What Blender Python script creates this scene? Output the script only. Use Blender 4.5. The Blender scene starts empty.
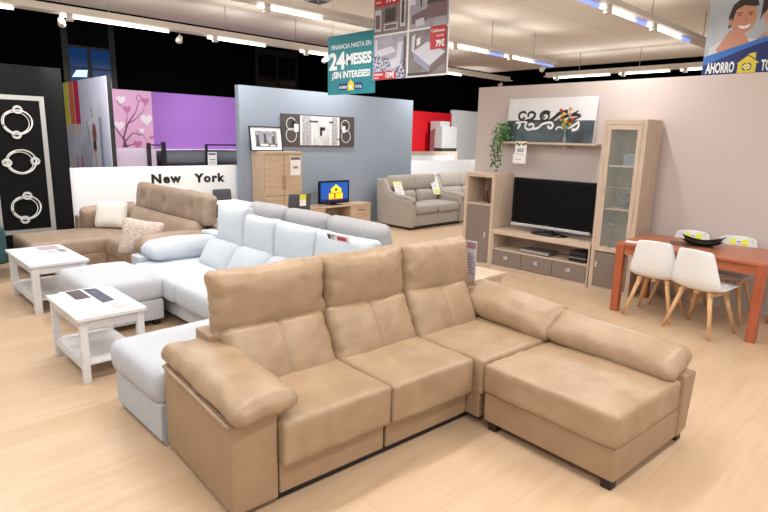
import bpy, bmesh, math, random
from mathutils import Vector, Matrix, noise
from math import sin, cos, pi, radians, sqrt, exp

scene = bpy.context.scene
col = scene.collection
random.seed(4)

# ------------------------------------------------------------------ materials
def lin(c):
    return tuple((x / 12.92 if x <= .04045 else ((x + .055) / 1.055) ** 2.4) for x in [v / 255 for v in c]) + (1,)

MATS = {}
def mat(name, rgb, rough=.6, metal=0, emit=0, trans=0, alpha=1, spec=.5, var=0, vscale=3, bump=0, bscale=60, stretch=(1, 1, 1), rgb2=None, coat=0, sheen=0, detail=4):
    if name in MATS: return MATS[name]
    m = bpy.data.materials.new(name); m.use_nodes = True
    nt = m.node_tree; b = nt.nodes['Principled BSDF']
    b.inputs['Base Color'].default_value = lin(rgb)
    b.inputs['Roughness'].default_value = rough
    b.inputs['Metallic'].default_value = metal
    b.inputs['Specular IOR Level'].default_value = spec
    b.inputs['Transmission Weight'].default_value = trans
    b.inputs['Alpha'].default_value = alpha
    b.inputs['Coat Weight'].default_value = coat
    b.inputs['Sheen Weight'].default_value = sheen
    if emit:
        b.inputs['Emission Color'].default_value = lin(rgb); b.inputs['Emission Strength'].default_value = emit
    tc = nt.nodes.new('ShaderNodeTexCoord'); mp = nt.nodes.new('ShaderNodeMapping')
    nt.links.new(tc.outputs['Object'], mp.inputs['Vector']); mp.inputs['Scale'].default_value = stretch
    no = nt.nodes.new('ShaderNodeTexNoise'); no.inputs['Scale'].default_value = vscale; no.inputs['Detail'].default_value = detail
    nt.links.new(mp.outputs[0], no.inputs['Vector'])
    if var or rgb2:
        rp = nt.nodes.new('ShaderNodeValToRGB')
        c1 = lin(rgb)
        c2 = lin(rgb2) if rgb2 else tuple(max(0, x * (1 - var)) for x in c1[:3]) + (1,)
        if not rgb2: c1 = tuple(min(1, x * (1 + var * .5)) for x in c1[:3]) + (1,)
        rp.color_ramp.elements[0].position = .34; rp.color_ramp.elements[1].position = .66
        rp.color_ramp.elements[0].color = c2; rp.color_ramp.elements[1].color = c1
        nt.links.new(no.outputs['Fac'], rp.inputs[0]); nt.links.new(rp.outputs[0], b.inputs['Base Color'])
    if bump:
        n2 = nt.nodes.new('ShaderNodeTexNoise'); n2.inputs['Scale'].default_value = bscale; n2.inputs['Detail'].default_value = 3
        nt.links.new(mp.outputs[0], n2.inputs['Vector'])
        bp = nt.nodes.new('ShaderNodeBump'); bp.inputs['Strength'].default_value = bump; bp.inputs['Distance'].default_value = .01
        nt.links.new(n2.outputs['Fac'], bp.inputs['Height']); nt.links.new(bp.outputs[0], b.inputs['Normal'])
    MATS[name] = m
    return m

LEATHER = mat('beige leather', (171, 146, 119), .42, vscale=6, bump=.6, bscale=12, rgb2=(158, 132, 105), detail=8)
LEATHER_D = mat('beige leather panel', (164, 136, 108), .46, vscale=7, bump=.25, bscale=14, rgb2=(157, 130, 103), detail=6)
def creases(m, scale=4.5, strength=.3):
    nt = m.node_tree; N = nt.nodes; Lk = nt.links; b = N['Principled BSDF']
    tc = N.new('ShaderNodeTexCoord'); no = N.new('ShaderNodeTexNoise'); no.inputs['Scale'].default_value = scale; no.inputs['Detail'].default_value = 3; no.inputs['Distortion'].default_value = 1.2
    Lk.new(tc.outputs['Object'], no.inputs['Vector'])
    a = N.new('ShaderNodeMath'); a.operation = 'SUBTRACT'; a.inputs[1].default_value = .5; Lk.new(no.outputs['Fac'], a.inputs[0])
    c = N.new('ShaderNodeMath'); c.operation = 'ABSOLUTE'; Lk.new(a.outputs[0], c.inputs[0])
    r = N.new('ShaderNodeMapRange'); r.inputs['From Max'].default_value = .035; r.interpolation_type = 'SMOOTHSTEP'; Lk.new(c.outputs[0], r.inputs['Value'])
    bp = N.new('ShaderNodeBump'); bp.inputs['Strength'].default_value = strength; bp.inputs['Distance'].default_value = .006; Lk.new(r.outputs[0], bp.inputs['Height'])
    old = b.inputs['Normal'].links[0].from_socket; Lk.new(old, bp.inputs['Normal']); Lk.new(bp.outputs[0], b.inputs['Normal'])
creases(LEATHER, 3.6, .1)
BROWN = mat('brown leather', (160, 140, 123), .5, rgb2=(148, 127, 109), vscale=7, bump=.2, bscale=24)
WHITEF = mat('pale blue white fabric', (196, 204, 213), .8, var=.04, vscale=30, bump=.25, bscale=160, sheen=.1)
WHITEF2 = mat('pale lilac white fabric', (187, 191, 199), .8, var=.04, vscale=30, bump=.25, bscale=160, sheen=.1)
GREYF = mat('light grey fabric', (172, 172, 176), .85, var=.08, vscale=40, bump=.25, bscale=150)
TAUPEF = mat('taupe grey fabric', (164, 156, 148), .85, var=.06, vscale=40, bump=.2, bscale=120)
BLACK = mat('black plastic', (22, 22, 24), .45)
DARKFOOT = mat('dark brown wood foot', (38, 28, 24), .5)
CHROME = mat('brushed chrome', (205, 205, 205), .3, metal=.35)
WHITEP = mat('white plastic', (236, 238, 240), .35, coat=.2)
WHITEW = mat('white washed wood', (224, 224, 226), .5, rgb2=(214, 213, 214), vscale=5, stretch=(1, 8, 8))
BEECH = mat('pale oak veneer', (206, 187, 168), .5, rgb2=(190, 168, 148), vscale=5, stretch=(9, 9, .7))
BEECHH = mat('pale oak veneer horizontal', (209, 190, 171), .5, rgb2=(193, 171, 151), vscale=5, stretch=(.7, 9, 9))
OAK = mat('golden oak veneer', (202, 178, 153), .5, rgb2=(186, 160, 134), vscale=4, stretch=(7, .8, 7))
TAUPE = mat('taupe lacquer', (130, 117, 108), .5, var=.03)
CHERRY = mat('cherry red wood', (182, 108, 74), .35, rgb2=(166, 92, 60), vscale=4, stretch=(.8, 9, 9), coat=.15)
LEGWOOD = mat('light beech wood', (222, 180, 134), .5, rgb2=(204, 158, 112), vscale=5, stretch=(8, 8, 1))
PINKWALL = mat('pinkish beige paint', (204, 191, 186), .75, var=.02, vscale=1.2)
BLUEWALL = mat('blue grey paint', (145, 156, 171), .75, var=.02, vscale=1.2)
WHITEWALL = mat('white painted board', (242, 243, 246), .6)
BLACKWALL = mat('black painted wall', (4, 4, 5), .8, spec=.04)
BLACKPANEL = mat('black display board', (22, 22, 23), .6, spec=.1)
SILVER = mat('silver strip', (176, 176, 174), .35, metal=.4)
PURPLE = mat('purple paint', (168, 112, 204), .7)
PINK = mat('pink paper', (234, 182, 220), .7)
RED = mat('red paint', (220, 22, 38), .6)
PAPER = mat('white paper', (238, 236, 236), .6)
GLASS = mat('clear glass', (190, 205, 200), .04, alpha=.14, spec=.5)
TVBLACK = mat('glossy black screen', (5, 5, 7), .22, spec=.25)

def wood_floor():
    m = bpy.data.materials.new('oak laminate'); m.use_nodes = True
    nt = m.node_tree; N = nt.nodes; Lk = nt.links; b = N['Principled BSDF']
    tc = N.new('ShaderNodeTexCoord'); mp = N.new('ShaderNodeMapping'); mp.inputs['Rotation'].default_value = (0, 0, pi / 2)
    Lk.new(tc.outputs['Object'], mp.inputs[0])
    br = N.new('ShaderNodeTexBrick'); Lk.new(mp.outputs[0], br.inputs['Vector'])
    br.inputs['Scale'].default_value = 1; br.inputs['Brick Width'].default_value = 1.25; br.inputs['Row Height'].default_value = .19
    br.inputs['Mortar Size'].default_value = .0012; br.inputs['Mortar Smooth'].default_value = .5
    br.inputs['Color1'].default_value = lin((208, 182, 154)); br.inputs['Color2'].default_value = lin((202, 174, 144)); br.inputs['Mortar'].default_value = lin((186, 156, 126))
    br.offset = .37
    mp2 = N.new('ShaderNodeMapping'); mp2.inputs['Scale'].default_value = (9, .8, 1); Lk.new(tc.outputs['Object'], mp2.inputs[0])
    no = N.new('ShaderNodeTexNoise'); no.inputs['Scale'].default_value = 2.2; no.inputs['Detail'].default_value = 7; no.inputs['Roughness'].default_value = .62
    Lk.new(mp2.outputs[0], no.inputs['Vector'])
    rp = N.new('ShaderNodeValToRGB'); rp.color_ramp.elements[0].position = .3; rp.color_ramp.elements[1].position = .62
    rp.color_ramp.elements[0].color = (.86, .81, .76, 1); rp.color_ramp.elements[1].color = (1, 1, 1, 1)
    Lk.new(no.outputs['Fac'], rp.inputs[0])
    mx = N.new('ShaderNodeMixRGB'); mx.blend_type = 'MULTIPLY'; mx.inputs[0].default_value = .75
    Lk.new(br.outputs['Color'], mx.inputs[1]); Lk.new(rp.outputs[0], mx.inputs[2]); Lk.new(mx.outputs[0], b.inputs['Base Color'])
    b.inputs['Roughness'].default_value = .33; b.inputs['Specular IOR Level'].default_value = .4
    return m
def ceiling_mat():
    m = bpy.data.materials.new('ceiling tiles'); m.use_nodes = True
    nt = m.node_tree; N = nt.nodes; Lk = nt.links; b = N['Principled BSDF']
    tc = N.new('ShaderNodeTexCoord')
    br = N.new('ShaderNodeTexBrick'); Lk.new(tc.outputs['Object'], br.inputs['Vector'])
    br.inputs['Scale'].default_value = 1; br.inputs['Brick Width'].default_value = 2.4; br.inputs['Row Height'].default_value = 2.4; br.offset = 0
    br.inputs['Mortar Size'].default_value = .008
    br.inputs['Color1'].default_value = lin((232, 224, 213)); br.inputs['Color2'].default_value = lin((230, 221, 209)); br.inputs['Mortar'].default_value = lin((196, 186, 174))
    Lk.new(br.outputs['Color'], b.inputs['Base Color']); b.inputs['Roughness'].default_value = .9
    return m

# ------------------------------------------------------------------ helpers
class MB:
    def __init__(s): s.bm = bmesh.new(); s.mats = []
    def mi(s, m):
        if m is None: return 0
        if m not in s.mats: s.mats.append(m)
        return s.mats.index(m)
    def box(s, x0, x1, y0, y1, z0, z1, bev=0, m=None, seg=2, M=None):
        t = bmesh.new(); r = bmesh.ops.create_cube(t, size=1)
        for v in t.verts:
            v.co = Vector(((x0 + x1) / 2 + v.co.x * (x1 - x0), (y0 + y1) / 2 + v.co.y * (y1 - y0), (z0 + z1) / 2 + v.co.z * (z1 - z0)))
        if bev: bmesh.ops.bevel(t, geom=t.edges[:], offset=bev, segments=seg, affect='EDGES', profile=.5)
        s.join(t, m, M); return s
    def join(s, t, m=None, M=None):
        k = s.mi(m); mp = {}
        for v in t.verts: mp[v] = s.bm.verts.new(M @ v.co if M else v.co)
        for f in t.faces:
            try: g = s.bm.faces.new([mp[v] for v in f.verts]); g.material_index = k; g.smooth = f.smooth
            except ValueError: pass
        t.free()
    def hexa(s, pts, m=None, bev=0):   # 8 points: bottom 4 ccw, top 4 ccw
        t = bmesh.new(); v = [t.verts.new(p) for p in pts]
        for f in ((3, 2, 1, 0), (4, 5, 6, 7), (0, 1, 5, 4), (1, 2, 6, 5), (2, 3, 7, 6), (3, 0, 4, 7)): t.faces.new([v[i] for i in f])
        if bev: bmesh.ops.bevel(t, geom=t.edges[:], offset=bev, segments=2, affect='EDGES', profile=.5)
        s.join(t, m); return s
    def prism(s, pts, axis, a, b, m=None, bev=0):   # 2-d outline extruded along axis
        t = bmesh.new()
        def P(p, q): return {'x': (q, p[0], p[1]), 'y': (p[0], q, p[1]), 'z': (p[0], p[1], q)}[axis]
        A = [t.verts.new(P(p, a)) for p in pts]; B = [t.verts.new(P(p, b)) for p in pts]; n = len(pts)
        t.faces.new(A); t.faces.new(B[::-1])
        for i in range(n): t.faces.new([A[(i + 1) % n], A[i], B[i], B[(i + 1) % n]])
        bmesh.ops.recalc_face_normals(t, faces=t.faces[:])
        if bev: bmesh.ops.bevel(t, geom=t.edges[:], offset=bev, segments=2, affect='EDGES', profile=.5)
        s.join(t, m); return s
    def cyl(s, p0, p1, r0, r1=None, n=14, m=None, cap=True):
        if r1 is None: r1 = r0
        p0, p1 = Vector(p0), Vector(p1); d = (p1 - p0); q = d.to_track_quat('Z', 'Y').to_matrix().to_4x4()
        t = bmesh.new(); bmesh.ops.create_cone(t, cap_ends=cap, segments=n, radius1=r0, radius2=r1, depth=d.length)
        for f in t.faces: f.smooth = len(f.verts) == 4
        s.join(t, m, Matrix.Translation((p0 + p1) / 2) @ q); return s
    def tube(s, pts, r, n=6, m=None, close=False):
        k = s.mi(m); rings = []; P = [Vector(p) for p in pts]; N = len(P)
        for i, p in enumerate(P):
            a = P[(i - 1) % N] if (close or i > 0) else p; b = P[(i + 1) % N] if (close or i < N - 1) else p
            d = (b - a).normalized(); u = d.orthogonal().normalized()
            if abs(d.z) < .95: u = d.cross(Vector((0, 0, 1))).normalized()
            w = d.cross(u)
            rings.append([s.bm.verts.new(p + (u * cos(2 * pi * j / n) + w * sin(2 * pi * j / n)) * r) for j in range(n)])
        for i in range(N if close else N - 1):
            A, B = rings[i], rings[(i + 1) % N]
            for j in range(n):
                f = s.bm.faces.new([A[j], A[(j + 1) % n], B[(j + 1) % n], B[j]]); f.material_index = k; f.smooth = True
        if not close: s.bm.faces.new(rings[0]).material_index = k; s.bm.faces.new(rings[-1][::-1]).material_index = k
        return s
    def lathe(s, prof, c=(0, 0, 0), n=20, m=None):
        k = s.mi(m); rings = []
        for r, z in prof: rings.append([s.bm.verts.new((c[0] + r * cos(2 * pi * j / n), c[1] + r * sin(2 * pi * j / n), c[2] + z)) for j in range(n)])
        for A, B in zip(rings, rings[1:]):
            for j in range(n):
                f = s.bm.faces.new([A[j], A[(j + 1) % n], B[(j + 1) % n], B[j]]); f.material_index = k; f.smooth = True
        return s
    def quad(s, pts, m=None):
        f = s.bm.faces.new([s.bm.verts.new(p) for p in pts]); f.material_index = s.mi(m); return s
    def build(s, name, m=None, parent=None, smooth=False, M=None):
        me = bpy.data.meshes.new(name)
        if M: s.bm.transform(M)
        bmesh.ops.recalc_face_normals(s.bm, faces=s.bm.faces[:]) if not getattr(s, 'norecalc', 0) else None
        s.bm.to_mesh(me); s.bm.free()
        if s.mats and m is None:
            for q in s.mats: me.materials.append(q)
        else: me.materials.append(m)
        if smooth:
            for p in me.polygons: p.use_smooth = True
        o = bpy.data.objects.new(name, me); col.objects.link(o)
        if parent: o.parent = parent
        return o

def tag(o, label=None, cat=None, group=None, kind=None):
    if label: o['label'] = label
    if cat: o['category'] = cat
    if group: o['group'] = group
    if kind: o['kind'] = kind
    return o
def thing(name, label, cat, loc=(0, 0, 0), rz=0, group=None, rot=None):
    o = bpy.data.objects.new(name, None); col.objects.link(o); o.empty_display_size = .1
    o.location = loc; o.rotation_euler = rot or (0, 0, rz)
    return tag(o, label, cat, group)
def struct(name, mb, m=None, parent=None):
    o = mb.build(name, m, parent); o['kind'] = 'structure'; return o
def copy_tree(o, parent=None):
    c = o.copy(); col.objects.link(c); c.parent = parent
    for ch in [x for x in bpy.data.objects if x.parent == o]: copy_tree(ch, c)
    return c
def basis(ex, ey, loc):
    ex = Vector(ex).normalized(); ey = Vector(ey); ey = (ey - ex * ey.dot(ex)).normalized(); ez = ex.cross(ey)
    m = Matrix((ex, ey, ez)).transposed().to_4x4(); m.translation = Vector(loc); return m
IDT = Matrix.Identity(4)

def cushion(name, parent, m, size, M=IDT, r=.05, puff=0, pinch=1, waist=0, wr=0, wf=3, seed=0, seams=(), tufts=(), step=.035, corner=0, bend=0, sagy=0):
    """soft cushion: size lx, ly (outline) and lz (thickness); seams: (axis, pos -1..1, depth, width)"""
    hx, hy, hz = [v / 2 for v in size]
    r = min(r, hx * .98, hy * .98, hz * .98)
    nx, ny, nz = [max(4, int(v / step)) for v in size]
    def ax(n, h):
        out = []
        for i in range(n + 1):
            t = -1 + 2 * i / n; out.append(h * (sin(t * pi / 2) * .45 + t * .55))
        return out
    X, Y, Z = ax(nx, hx), ax(ny, hy), ax(nz, hz)
    bm = bmesh.new(); D = {}
    sd = Vector((seed * 7.3, seed * 3.1, seed * 5.7))
    def V(i, j, k):
        if (i, j, k) in D: return D[i, j, k]
        p = Vector((X[i], Y[j], Z[k])); q = Vector((max(-hx + r, min(hx - r, p.x)), max(-hy + r, min(hy - r, p.y)), max(-hz + r, min(hz - r, p.z))))
        d = p - q
        if d.length > 1e-9: p = q + d.normalized() * r
        u, v, w = p.x / hx, p.y / hy, p.z / hz
        e = sqrt(max(0, (1 - abs(u) ** 4) * (1 - abs(v) ** 4)))
        z = p.z * (pinch + (1 - pinch) * e)
        z += (1 if w > 0 else -1) * abs(w) * puff * (1 - u * u) * (1 - v * v)
        x = p.x * (1 - waist * (1 - v * v)); y = p.y * (1 - waist * .8 * (1 - u * u))
        x += corner * u * abs(u) * v * v * hx; y += corner * v * abs(v) * u * u * hy
        for (a, pos, dep, wd) in seams:
            c = {'x': p.x, 'y': p.y}[a]; h = {'x': hx, 'y': hy}[a]
            g = exp(-((c - pos * h) / wd) ** 2) * dep
            z -= g * (1 if w > 0 else 0) * abs(w)
            if a == 'x': y -= g * .5 * v * abs(v)
            else: x -= g * .5 * u * abs(u)
        for (tx, ty, dep, rd) in tufts:
            g = exp(-(((p.x - tx * hx) ** 2 + (p.y - ty * hy) ** 2) / rd ** 2)) * dep
            z -= g * max(0, w)
        if wr:
            P = Vector((x, y, z)) * wf + sd
            nn = noise.noise(P) + .45 * noise.noise(P * 2.3) + .25 * noise.noise(P * 4.7)
            edge = abs(u) ** 6 + abs(v) ** 6
            cr = noise.noise(Vector((x * 7, y * 22, z * 7)) + sd) * abs(u) ** 3 + noise.noise(Vector((x * 22, y * 7, z * 7)) + sd) * abs(v) ** 4 * .6
            dn = Vector((u * abs(u) ** 3 * .6, v * abs(v) ** 3 * .6, w)); dn = dn.normalized() if dn.length > 0 else dn
            s_ = wr * (nn + 1.3 * cr)
            x += dn.x * s_; y += dn.y * s_; z += dn.z * s_
        z += bend * u * u; z += sagy * (1 - u * u) * v if sagy else 0
        D[i, j, k] = bm.verts.new(M @ Vector((x, y, z))); return D[i, j, k]
    for i in range(nx):
        for j in range(ny):
            bm.faces.new([V(i, j, 0), V(i, j + 1, 0), V(i + 1, j + 1, 0), V(i + 1, j, 0)])
            bm.faces.new([V(i, j, nz), V(i + 1, j, nz), V(i + 1, j + 1, nz), V(i, j + 1, nz)])
    for i in range(nx):
        for k in range(nz):
            bm.faces.new([V(i, 0, k), V(i + 1, 0, k), V(i + 1, 0, k + 1), V(i, 0, k + 1)])
            bm.faces.new([V(i, ny, k), V(i, ny, k + 1), V(i + 1, ny, k + 1), V(i + 1, ny, k)])
    for j in range(ny):
        for k in range(nz):
            bm.faces.new([V(0, j, k), V(0, j, k + 1), V(0, j + 1, k + 1), V(0, j + 1, k)])
            bm.faces.new([V(nx, j, k), V(nx, j + 1, k), V(nx, j + 1, k + 1), V(nx, j, k + 1)])
    me = bpy.data.meshes.new(name); bm.to_mesh(me); bm.free(); me.materials.append(m)
    for p in me.polygons: p.use_smooth = True
    o = bpy.data.objects.new(name, me); col.objects.link(o)
    if parent: o.parent = parent
    return o

def text(name, body, m, parent, M, size, bold=0, extrude=.001, align='LEFT', sx=1, spc=1):
    cu = bpy.data.curves.new(name, 'FONT'); cu.body = body; cu.size = size; cu.extrude = extrude; cu.offset = bold; cu.align_x = align
    cu.resolution_u = 3; cu.space_character = spc
    t = bpy.data.objects.new(name, cu); col.objects.link(t)
    bpy.context.view_layer.update()
    me = bpy.data.meshes.new_from_object(t.evaluated_get(bpy.context.evaluated_depsgraph_get()))
    bpy.data.objects.remove(t); bpy.data.curves.remove(cu)
    me.transform(M @ Matrix.Diagonal((sx, 1, 1, 1))); me.materials.clear(); me.materials.append(m); me.name = name
    o = bpy.data.objects.new(name, me); col.objects.link(o); o.parent = parent
    return o

class Art:
    """flat printed artwork in a plane: points given in (u, v), stacked in thin layers"""
    def __init__(s, M): s.mb = MB(); s.mb.norecalc = 1; s.M = M; s.k = 0
    def poly(s, pts, m):
        s.k += 1
        f = s.mb.bm.faces.new([s.mb.bm.verts.new(s.M @ Vector((p[0], p[1], s.k * .0003))) for p in pts]); f.material_index = s.mb.mi(m)
        if f.calc_area() > 0:
            f.normal_update()
            if f.normal.dot(s.M.to_3x3() @ Vector((0, 0, 1))) < 0: f.normal_flip()
        return s
    def rect(s, u0, u1, v0, v1, m): return s.poly([(u0, v0), (u1, v0), (u1, v1), (u0, v1)], m)
    def ell(s, cu, cv, a, b, m, n=20, rot=0):
        return s.poly([(cu + a * cos(t) * cos(rot) - b * sin(t) * sin(rot), cv + a * cos(t) * sin(rot) + b * sin(t) * cos(rot)) for t in [2 * pi * i / n for i in range(n)]], m)
    def stroke(s, pts, w, m, w1=None):
        s.k += 1; k = s.mb.mi(m); n = len(pts); L = []; R = []
        for i, p in enumerate(pts):
            a = pts[max(0, i - 1)]; b = pts[min(n - 1, i + 1)]; dx, dy = b[0] - a[0], b[1] - a[1]; l = sqrt(dx * dx + dy * dy) or 1
            ww = (w + ((w1 if w1 is not None else w) - w) * i / max(1, n - 1)) / 2
            for lst, sg in ((L, 1), (R, -1)): lst.append(s.mb.bm.verts.new(s.M @ Vector((p[0] - sg * dy / l * ww, p[1] + sg * dx / l * ww, s.k * .0003))))
        for i in range(n - 1):
            f = s.mb.bm.faces.new([L[i], R[i], R[i + 1], L[i + 1]]); f.material_index = k
        return s
    def ring(s, cu, cv, a, b, w, m, rot=0, n=28, t0=0, t1=2 * pi):
        return s.stroke([(cu + a * cos(t) * cos(rot) - b * sin(t) * sin(rot), cv + a * cos(t) * sin(rot) + b * sin(t) * cos(rot)) for t in [t0 + (t1 - t0) * i / n for i in range(n + 1)]], w, m)
    def build(s, name, parent): return s.mb.build(name, None, parent)

def spiral(cx, cy, r0, r1, a0, turns, n=30, flip=1):
    return [(cx + flip * (r0 + (r1 - r0) * i / n) * cos(a0 + turns * 2 * pi * i / n), cy + (r0 + (r1 - r0) * i / n) * sin(a0 + turns * 2 * pi * i / n)) for i in range(n + 1)]

# plane frames: FY faces -Y (u = +X, v = +Z); FX faces +X (u = +Y, v = +Z)
def FY(x, y, z): return basis((1, 0, 0), (0, 0, 1), (x, y, z))
def FX(x, y, z): return basis((0, 1, 0), (0, 0, 1), (x, y, z))
def FZ(x, y, z, a=0): return basis((cos(a), sin(a), 0), (-sin(a), cos(a), 0), (x, y, z))

# ------------------------------------------------------------------ the building
struct('floor', MB().box(-15, 5, -4, 19, -.1, 0), wood_floor())
struct('ceiling', MB().box(-10.1, 5, -4, 13.95, 3.7, 3.78), ceiling_mat())
struct('trim_ceiling_void', MB().box(-15, 5, -4, 19, 4.35, 4.45), BLACKWALL)
struct('wall_left', MB().box(-14.2, -14, -4, 19, 0, 4.35), BLACKWALL)
struct('wall_back', MB().box(-14, 5, 18, 18.2, 0, 4.35), BLACKWALL)
struct('wall_right', MB().box(-5.31, 1.5, 7.1, 7.2, 0, 2.56, .004), PINKWALL)
struct('wall_grey', MB().box(-8.92, -8.8, 5.08, 9.4, 0, 2.61, .004), BLUEWALL)
struct('wall_black', MB().box(-9.05, -8.95, .2, 2.43, 0, 2.62, .004), BLACKPANEL)
struct('wall_low_white', MB().box(-9.08, -9.0, 2.44, 5.3, 0, 1.26, .004), WHITEWALL)
struct('wall_purple', MB().box(-12.3, -12.2, 4.0, 9.6, 0, 2.62), PURPLE)
struct('wall_red', MB().box(-12.3, -12.2, 12.7, 14.9, 0, 2.62), RED)
struct('wall_far_white', MB().box(-12.3, -12.2, 14.95, 17.2, 0, 2.74), WHITEWALL)
# dark windows high in the black wall; blue glow and reflection painted as emission
winblue = mat('lit blue window glass', (22, 58, 104), .1, emit=.5)
wincyan = mat('painted window reflection', (190, 225, 245), .1, emit=1.2)
windark = mat('dark window glass', (16, 17, 19), .1)
frm = mat('dark window frame', (20, 19, 18), .5)
w = MB().box(-14, -13.96, 3.85, 4.95, 2.3, 4.2, 0, frm); struct('window_1', w)
w1 = bpy.data.objects['window_1']
for (y0, y1, z0, z1, mm) in [(3.98, 4.34, 3.15, 3.55, winblue), (4.42, 4.82, 3.15, 3.55, winblue), (3.98, 4.34, 2.75, 3.12, winblue), (4.42, 4.82, 2.75, 3.12, winblue), (3.98, 4.82, 3.6, 4.15, windark)]:
    MB().box(-13.96, -13.95, y0, y1, z0, z1).build('pane', mm, w1)
a = Art(FX(-13.945, 0, 0)); a.poly([(4.0, 2.93), (4.3, 2.95), (4.33, 3.1), (4.1, 3.08)], wincyan); a.build('painted_reflection', w1)
w = MB().box(-14, -13.96, 8.6, 10.0, 2.3, 4.1, 0, mat('charcoal window frame', (14, 14, 14), .5)); w2 = struct('window_2', w)
for (y0, y1) in ((8.7, 9.26), (9.34, 9.9)): MB().box(-13.96, -13.95, y0, y1, 2.4, 3.95).build('pane', windark, w2)

# ceiling light rails
TUBE = mat('lit fluorescent tube', (255, 253, 248), .3, emit=5)
TUBEB = mat('bluish lamp tube', (150, 175, 255), .3, emit=.8)
RAIL = mat('cream painted steel', (214, 207, 197), .5)
RAILD = mat('grey steel reflector', (165, 160, 152), .4)
def rail(label, ax, c, a0, a1, z, tubes, rods, blue=()):
    # ax 'y': runs along Y at x=c
    def B(mb, u0, u1, w0, w1, z0, z1, m=None):
        return mb.box(w0, w1, u0, u1, z0, z1, 0, m) if ax == 'y' else mb.box(u0, u1, w0, w1, z0, z1, 0, m)
    loc = (c, (a0 + a1) / 2, z) if ax == 'y' else ((a0 + a1) / 2, c, z)
    t = thing('light_rail', label, 'ceiling light', loc, group=None)
    inv = Matrix.Translation(-Vector(loc))
    B(MB(), a0, a1, c - .035, c + .035, z + .05, z + .13).build('beam', RAIL, t, M=inv)
    B(MB(), a0, a1, c - .11, c + .11, z + .035, z + .05).build('reflector', RAIL, t, M=inv)
    k = 0
    for (u0, u1) in tubes:
        p0 = (c, u0, z + .005) if ax == 'y' else (u0, c, z + .005); p1 = (c, u1, z + .005) if ax == 'y' else (u1, c, z + .005)
        MB().cyl(p0, p1, .015).build('lamp_tube', TUBE, t, M=inv)
        ld = bpy.data.lights.new('tube_light', 'AREA'); ld.shape = 'RECTANGLE'; ld.size = .045; ld.size_y = u1 - u0
        ld.energy = 25 * (u1 - u0); ld.color = (1, 1, .985)
        lo = bpy.data.objects.new('tube_light', ld); col.objects.link(lo)
        mid = ((u0 + u1) / 2); lo.location = (c, mid, z - .03) if ax == 'y' else (mid, c, z - .03)
        if ax == 'x': lo.rotation_euler = (0, 0, pi / 2)
        lo['kind'] = 'structure'
    for (u0, u1) in tubes:   # added uplights, tilted to either side to brighten the ceiling
        for sg in (-1, 1):
            ld = bpy.data.lights.new('fill_uplight', 'AREA'); ld.shape = 'RECTANGLE'; ld.size = .06; ld.size_y = u1 - u0
            ld.energy = 3.6 * (u1 - u0); ld.color = (1, .985, .955)
            lo = bpy.data.objects.new('fill_uplight', ld); col.objects.link(lo); mid = (u0 + u1) / 2
            lo.location = (c + sg * .09, mid, z + .08) if ax == 'y' else (mid, c + sg * .09, z + .08)
            dd_ = Vector((sg, 0, .42)) if ax == 'y' else Vector((0, sg, .42)); ey_ = Vector((0, 1, 0)) if ax == 'y' else Vector((1, 0, 0))
            lo.rotation_euler = basis(ey_.cross(-dd_), ey_, (0, 0, 0)).to_euler(); lo['kind'] = 'structure'
    for (u0, u1) in blue:
        p0 = (c, u0, z + .005) if ax == 'y' else (u0, c, z + .005); p1 = (c, u1, z + .005) if ax == 'y' else (u1, c, z + .005)
        MB().cyl(p0, p1, .022).build('bluish_tube', TUBEB, t, M=inv)  # bluish tubes get a faint glow by emission
    for u in rods:
        p0 = (c, u, z + .12) if ax == 'y' else (u, c, z + .12); p1 = (p0[0], p0[1], 3.7)
        MB().cyl(p0, p1, .006, n=6).build('hanging_rod', RAILD, t, M=inv)
    for (u0, u1) in tubes:
        p = (c + .04, u0 + .1, z + .04) if ax == 'y' else (u0 + .1, c - .04, z + .04)
        MB().cyl(p, (p[0], p[1], p[2] - .09), .035, .045).build('spot_lamp', RAIL, t, M=inv)
    return t
rail('long cream ceiling light rail farthest left, above the grey wall', 'y', -8.3, -3, 12.3, 3.2, [(.4, 1.8), (2.3, 3.7), (4.3, 5.3), (6.0, 7.5), (9, 10.4)], [1.5, 2.9, 4.6, 5.9, 8, 10])
rail('cream ceiling light rail crossing above the teal banner', 'y', -5.85, -3, 10.2, 3.2, [(-1, .5), (1.4, 2.9), (3.65, 4.55), (7.0, 8.0), (8.5, 9.4)], [2.5, 4.5, 6.5, 8.1, 9.4], [(8.05, 8.45), (9.45, 10.1)])
rail('cream ceiling light rail above the television wall unit', 'y', -3.0, -3, 10.5, 3.2, [(-1, .5), (1.5, 3), (4, 5.0), (6.05, 6.9), (7.3, 8.4)], [3, 5.2, 6.5, 7.4, 9.3], [(5.1, 6.0), (6.95, 7.25), (8.45, 8.75)])
rail('short cream ceiling light rail far behind the pinkish wall', 'x', 12.0, -7.1, -1.2, 3.2, [(-6.9, -5.6), (-5.4, -4.4), (-4.2, -3.2)], [-6.3, -5.0, -3.7])
rail('unseen cream ceiling light rail nearest the camera', 'y', -.3, -3, 6.6, 3.2, [(-1.5, 0), (1, 2.5), (3.5, 5)], [0, 3, 5.5])  # out of view, repeats the row of rails for even top light
rail('unseen cream ceiling light rail behind the camera', 'y', 2.4, -3, 6.6, 3.2, [(-1.5, 0), (1, 2.5), (3.5, 5)], [0, 3, 5.5])  # also out of view, extends the row for even coverage
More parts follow.
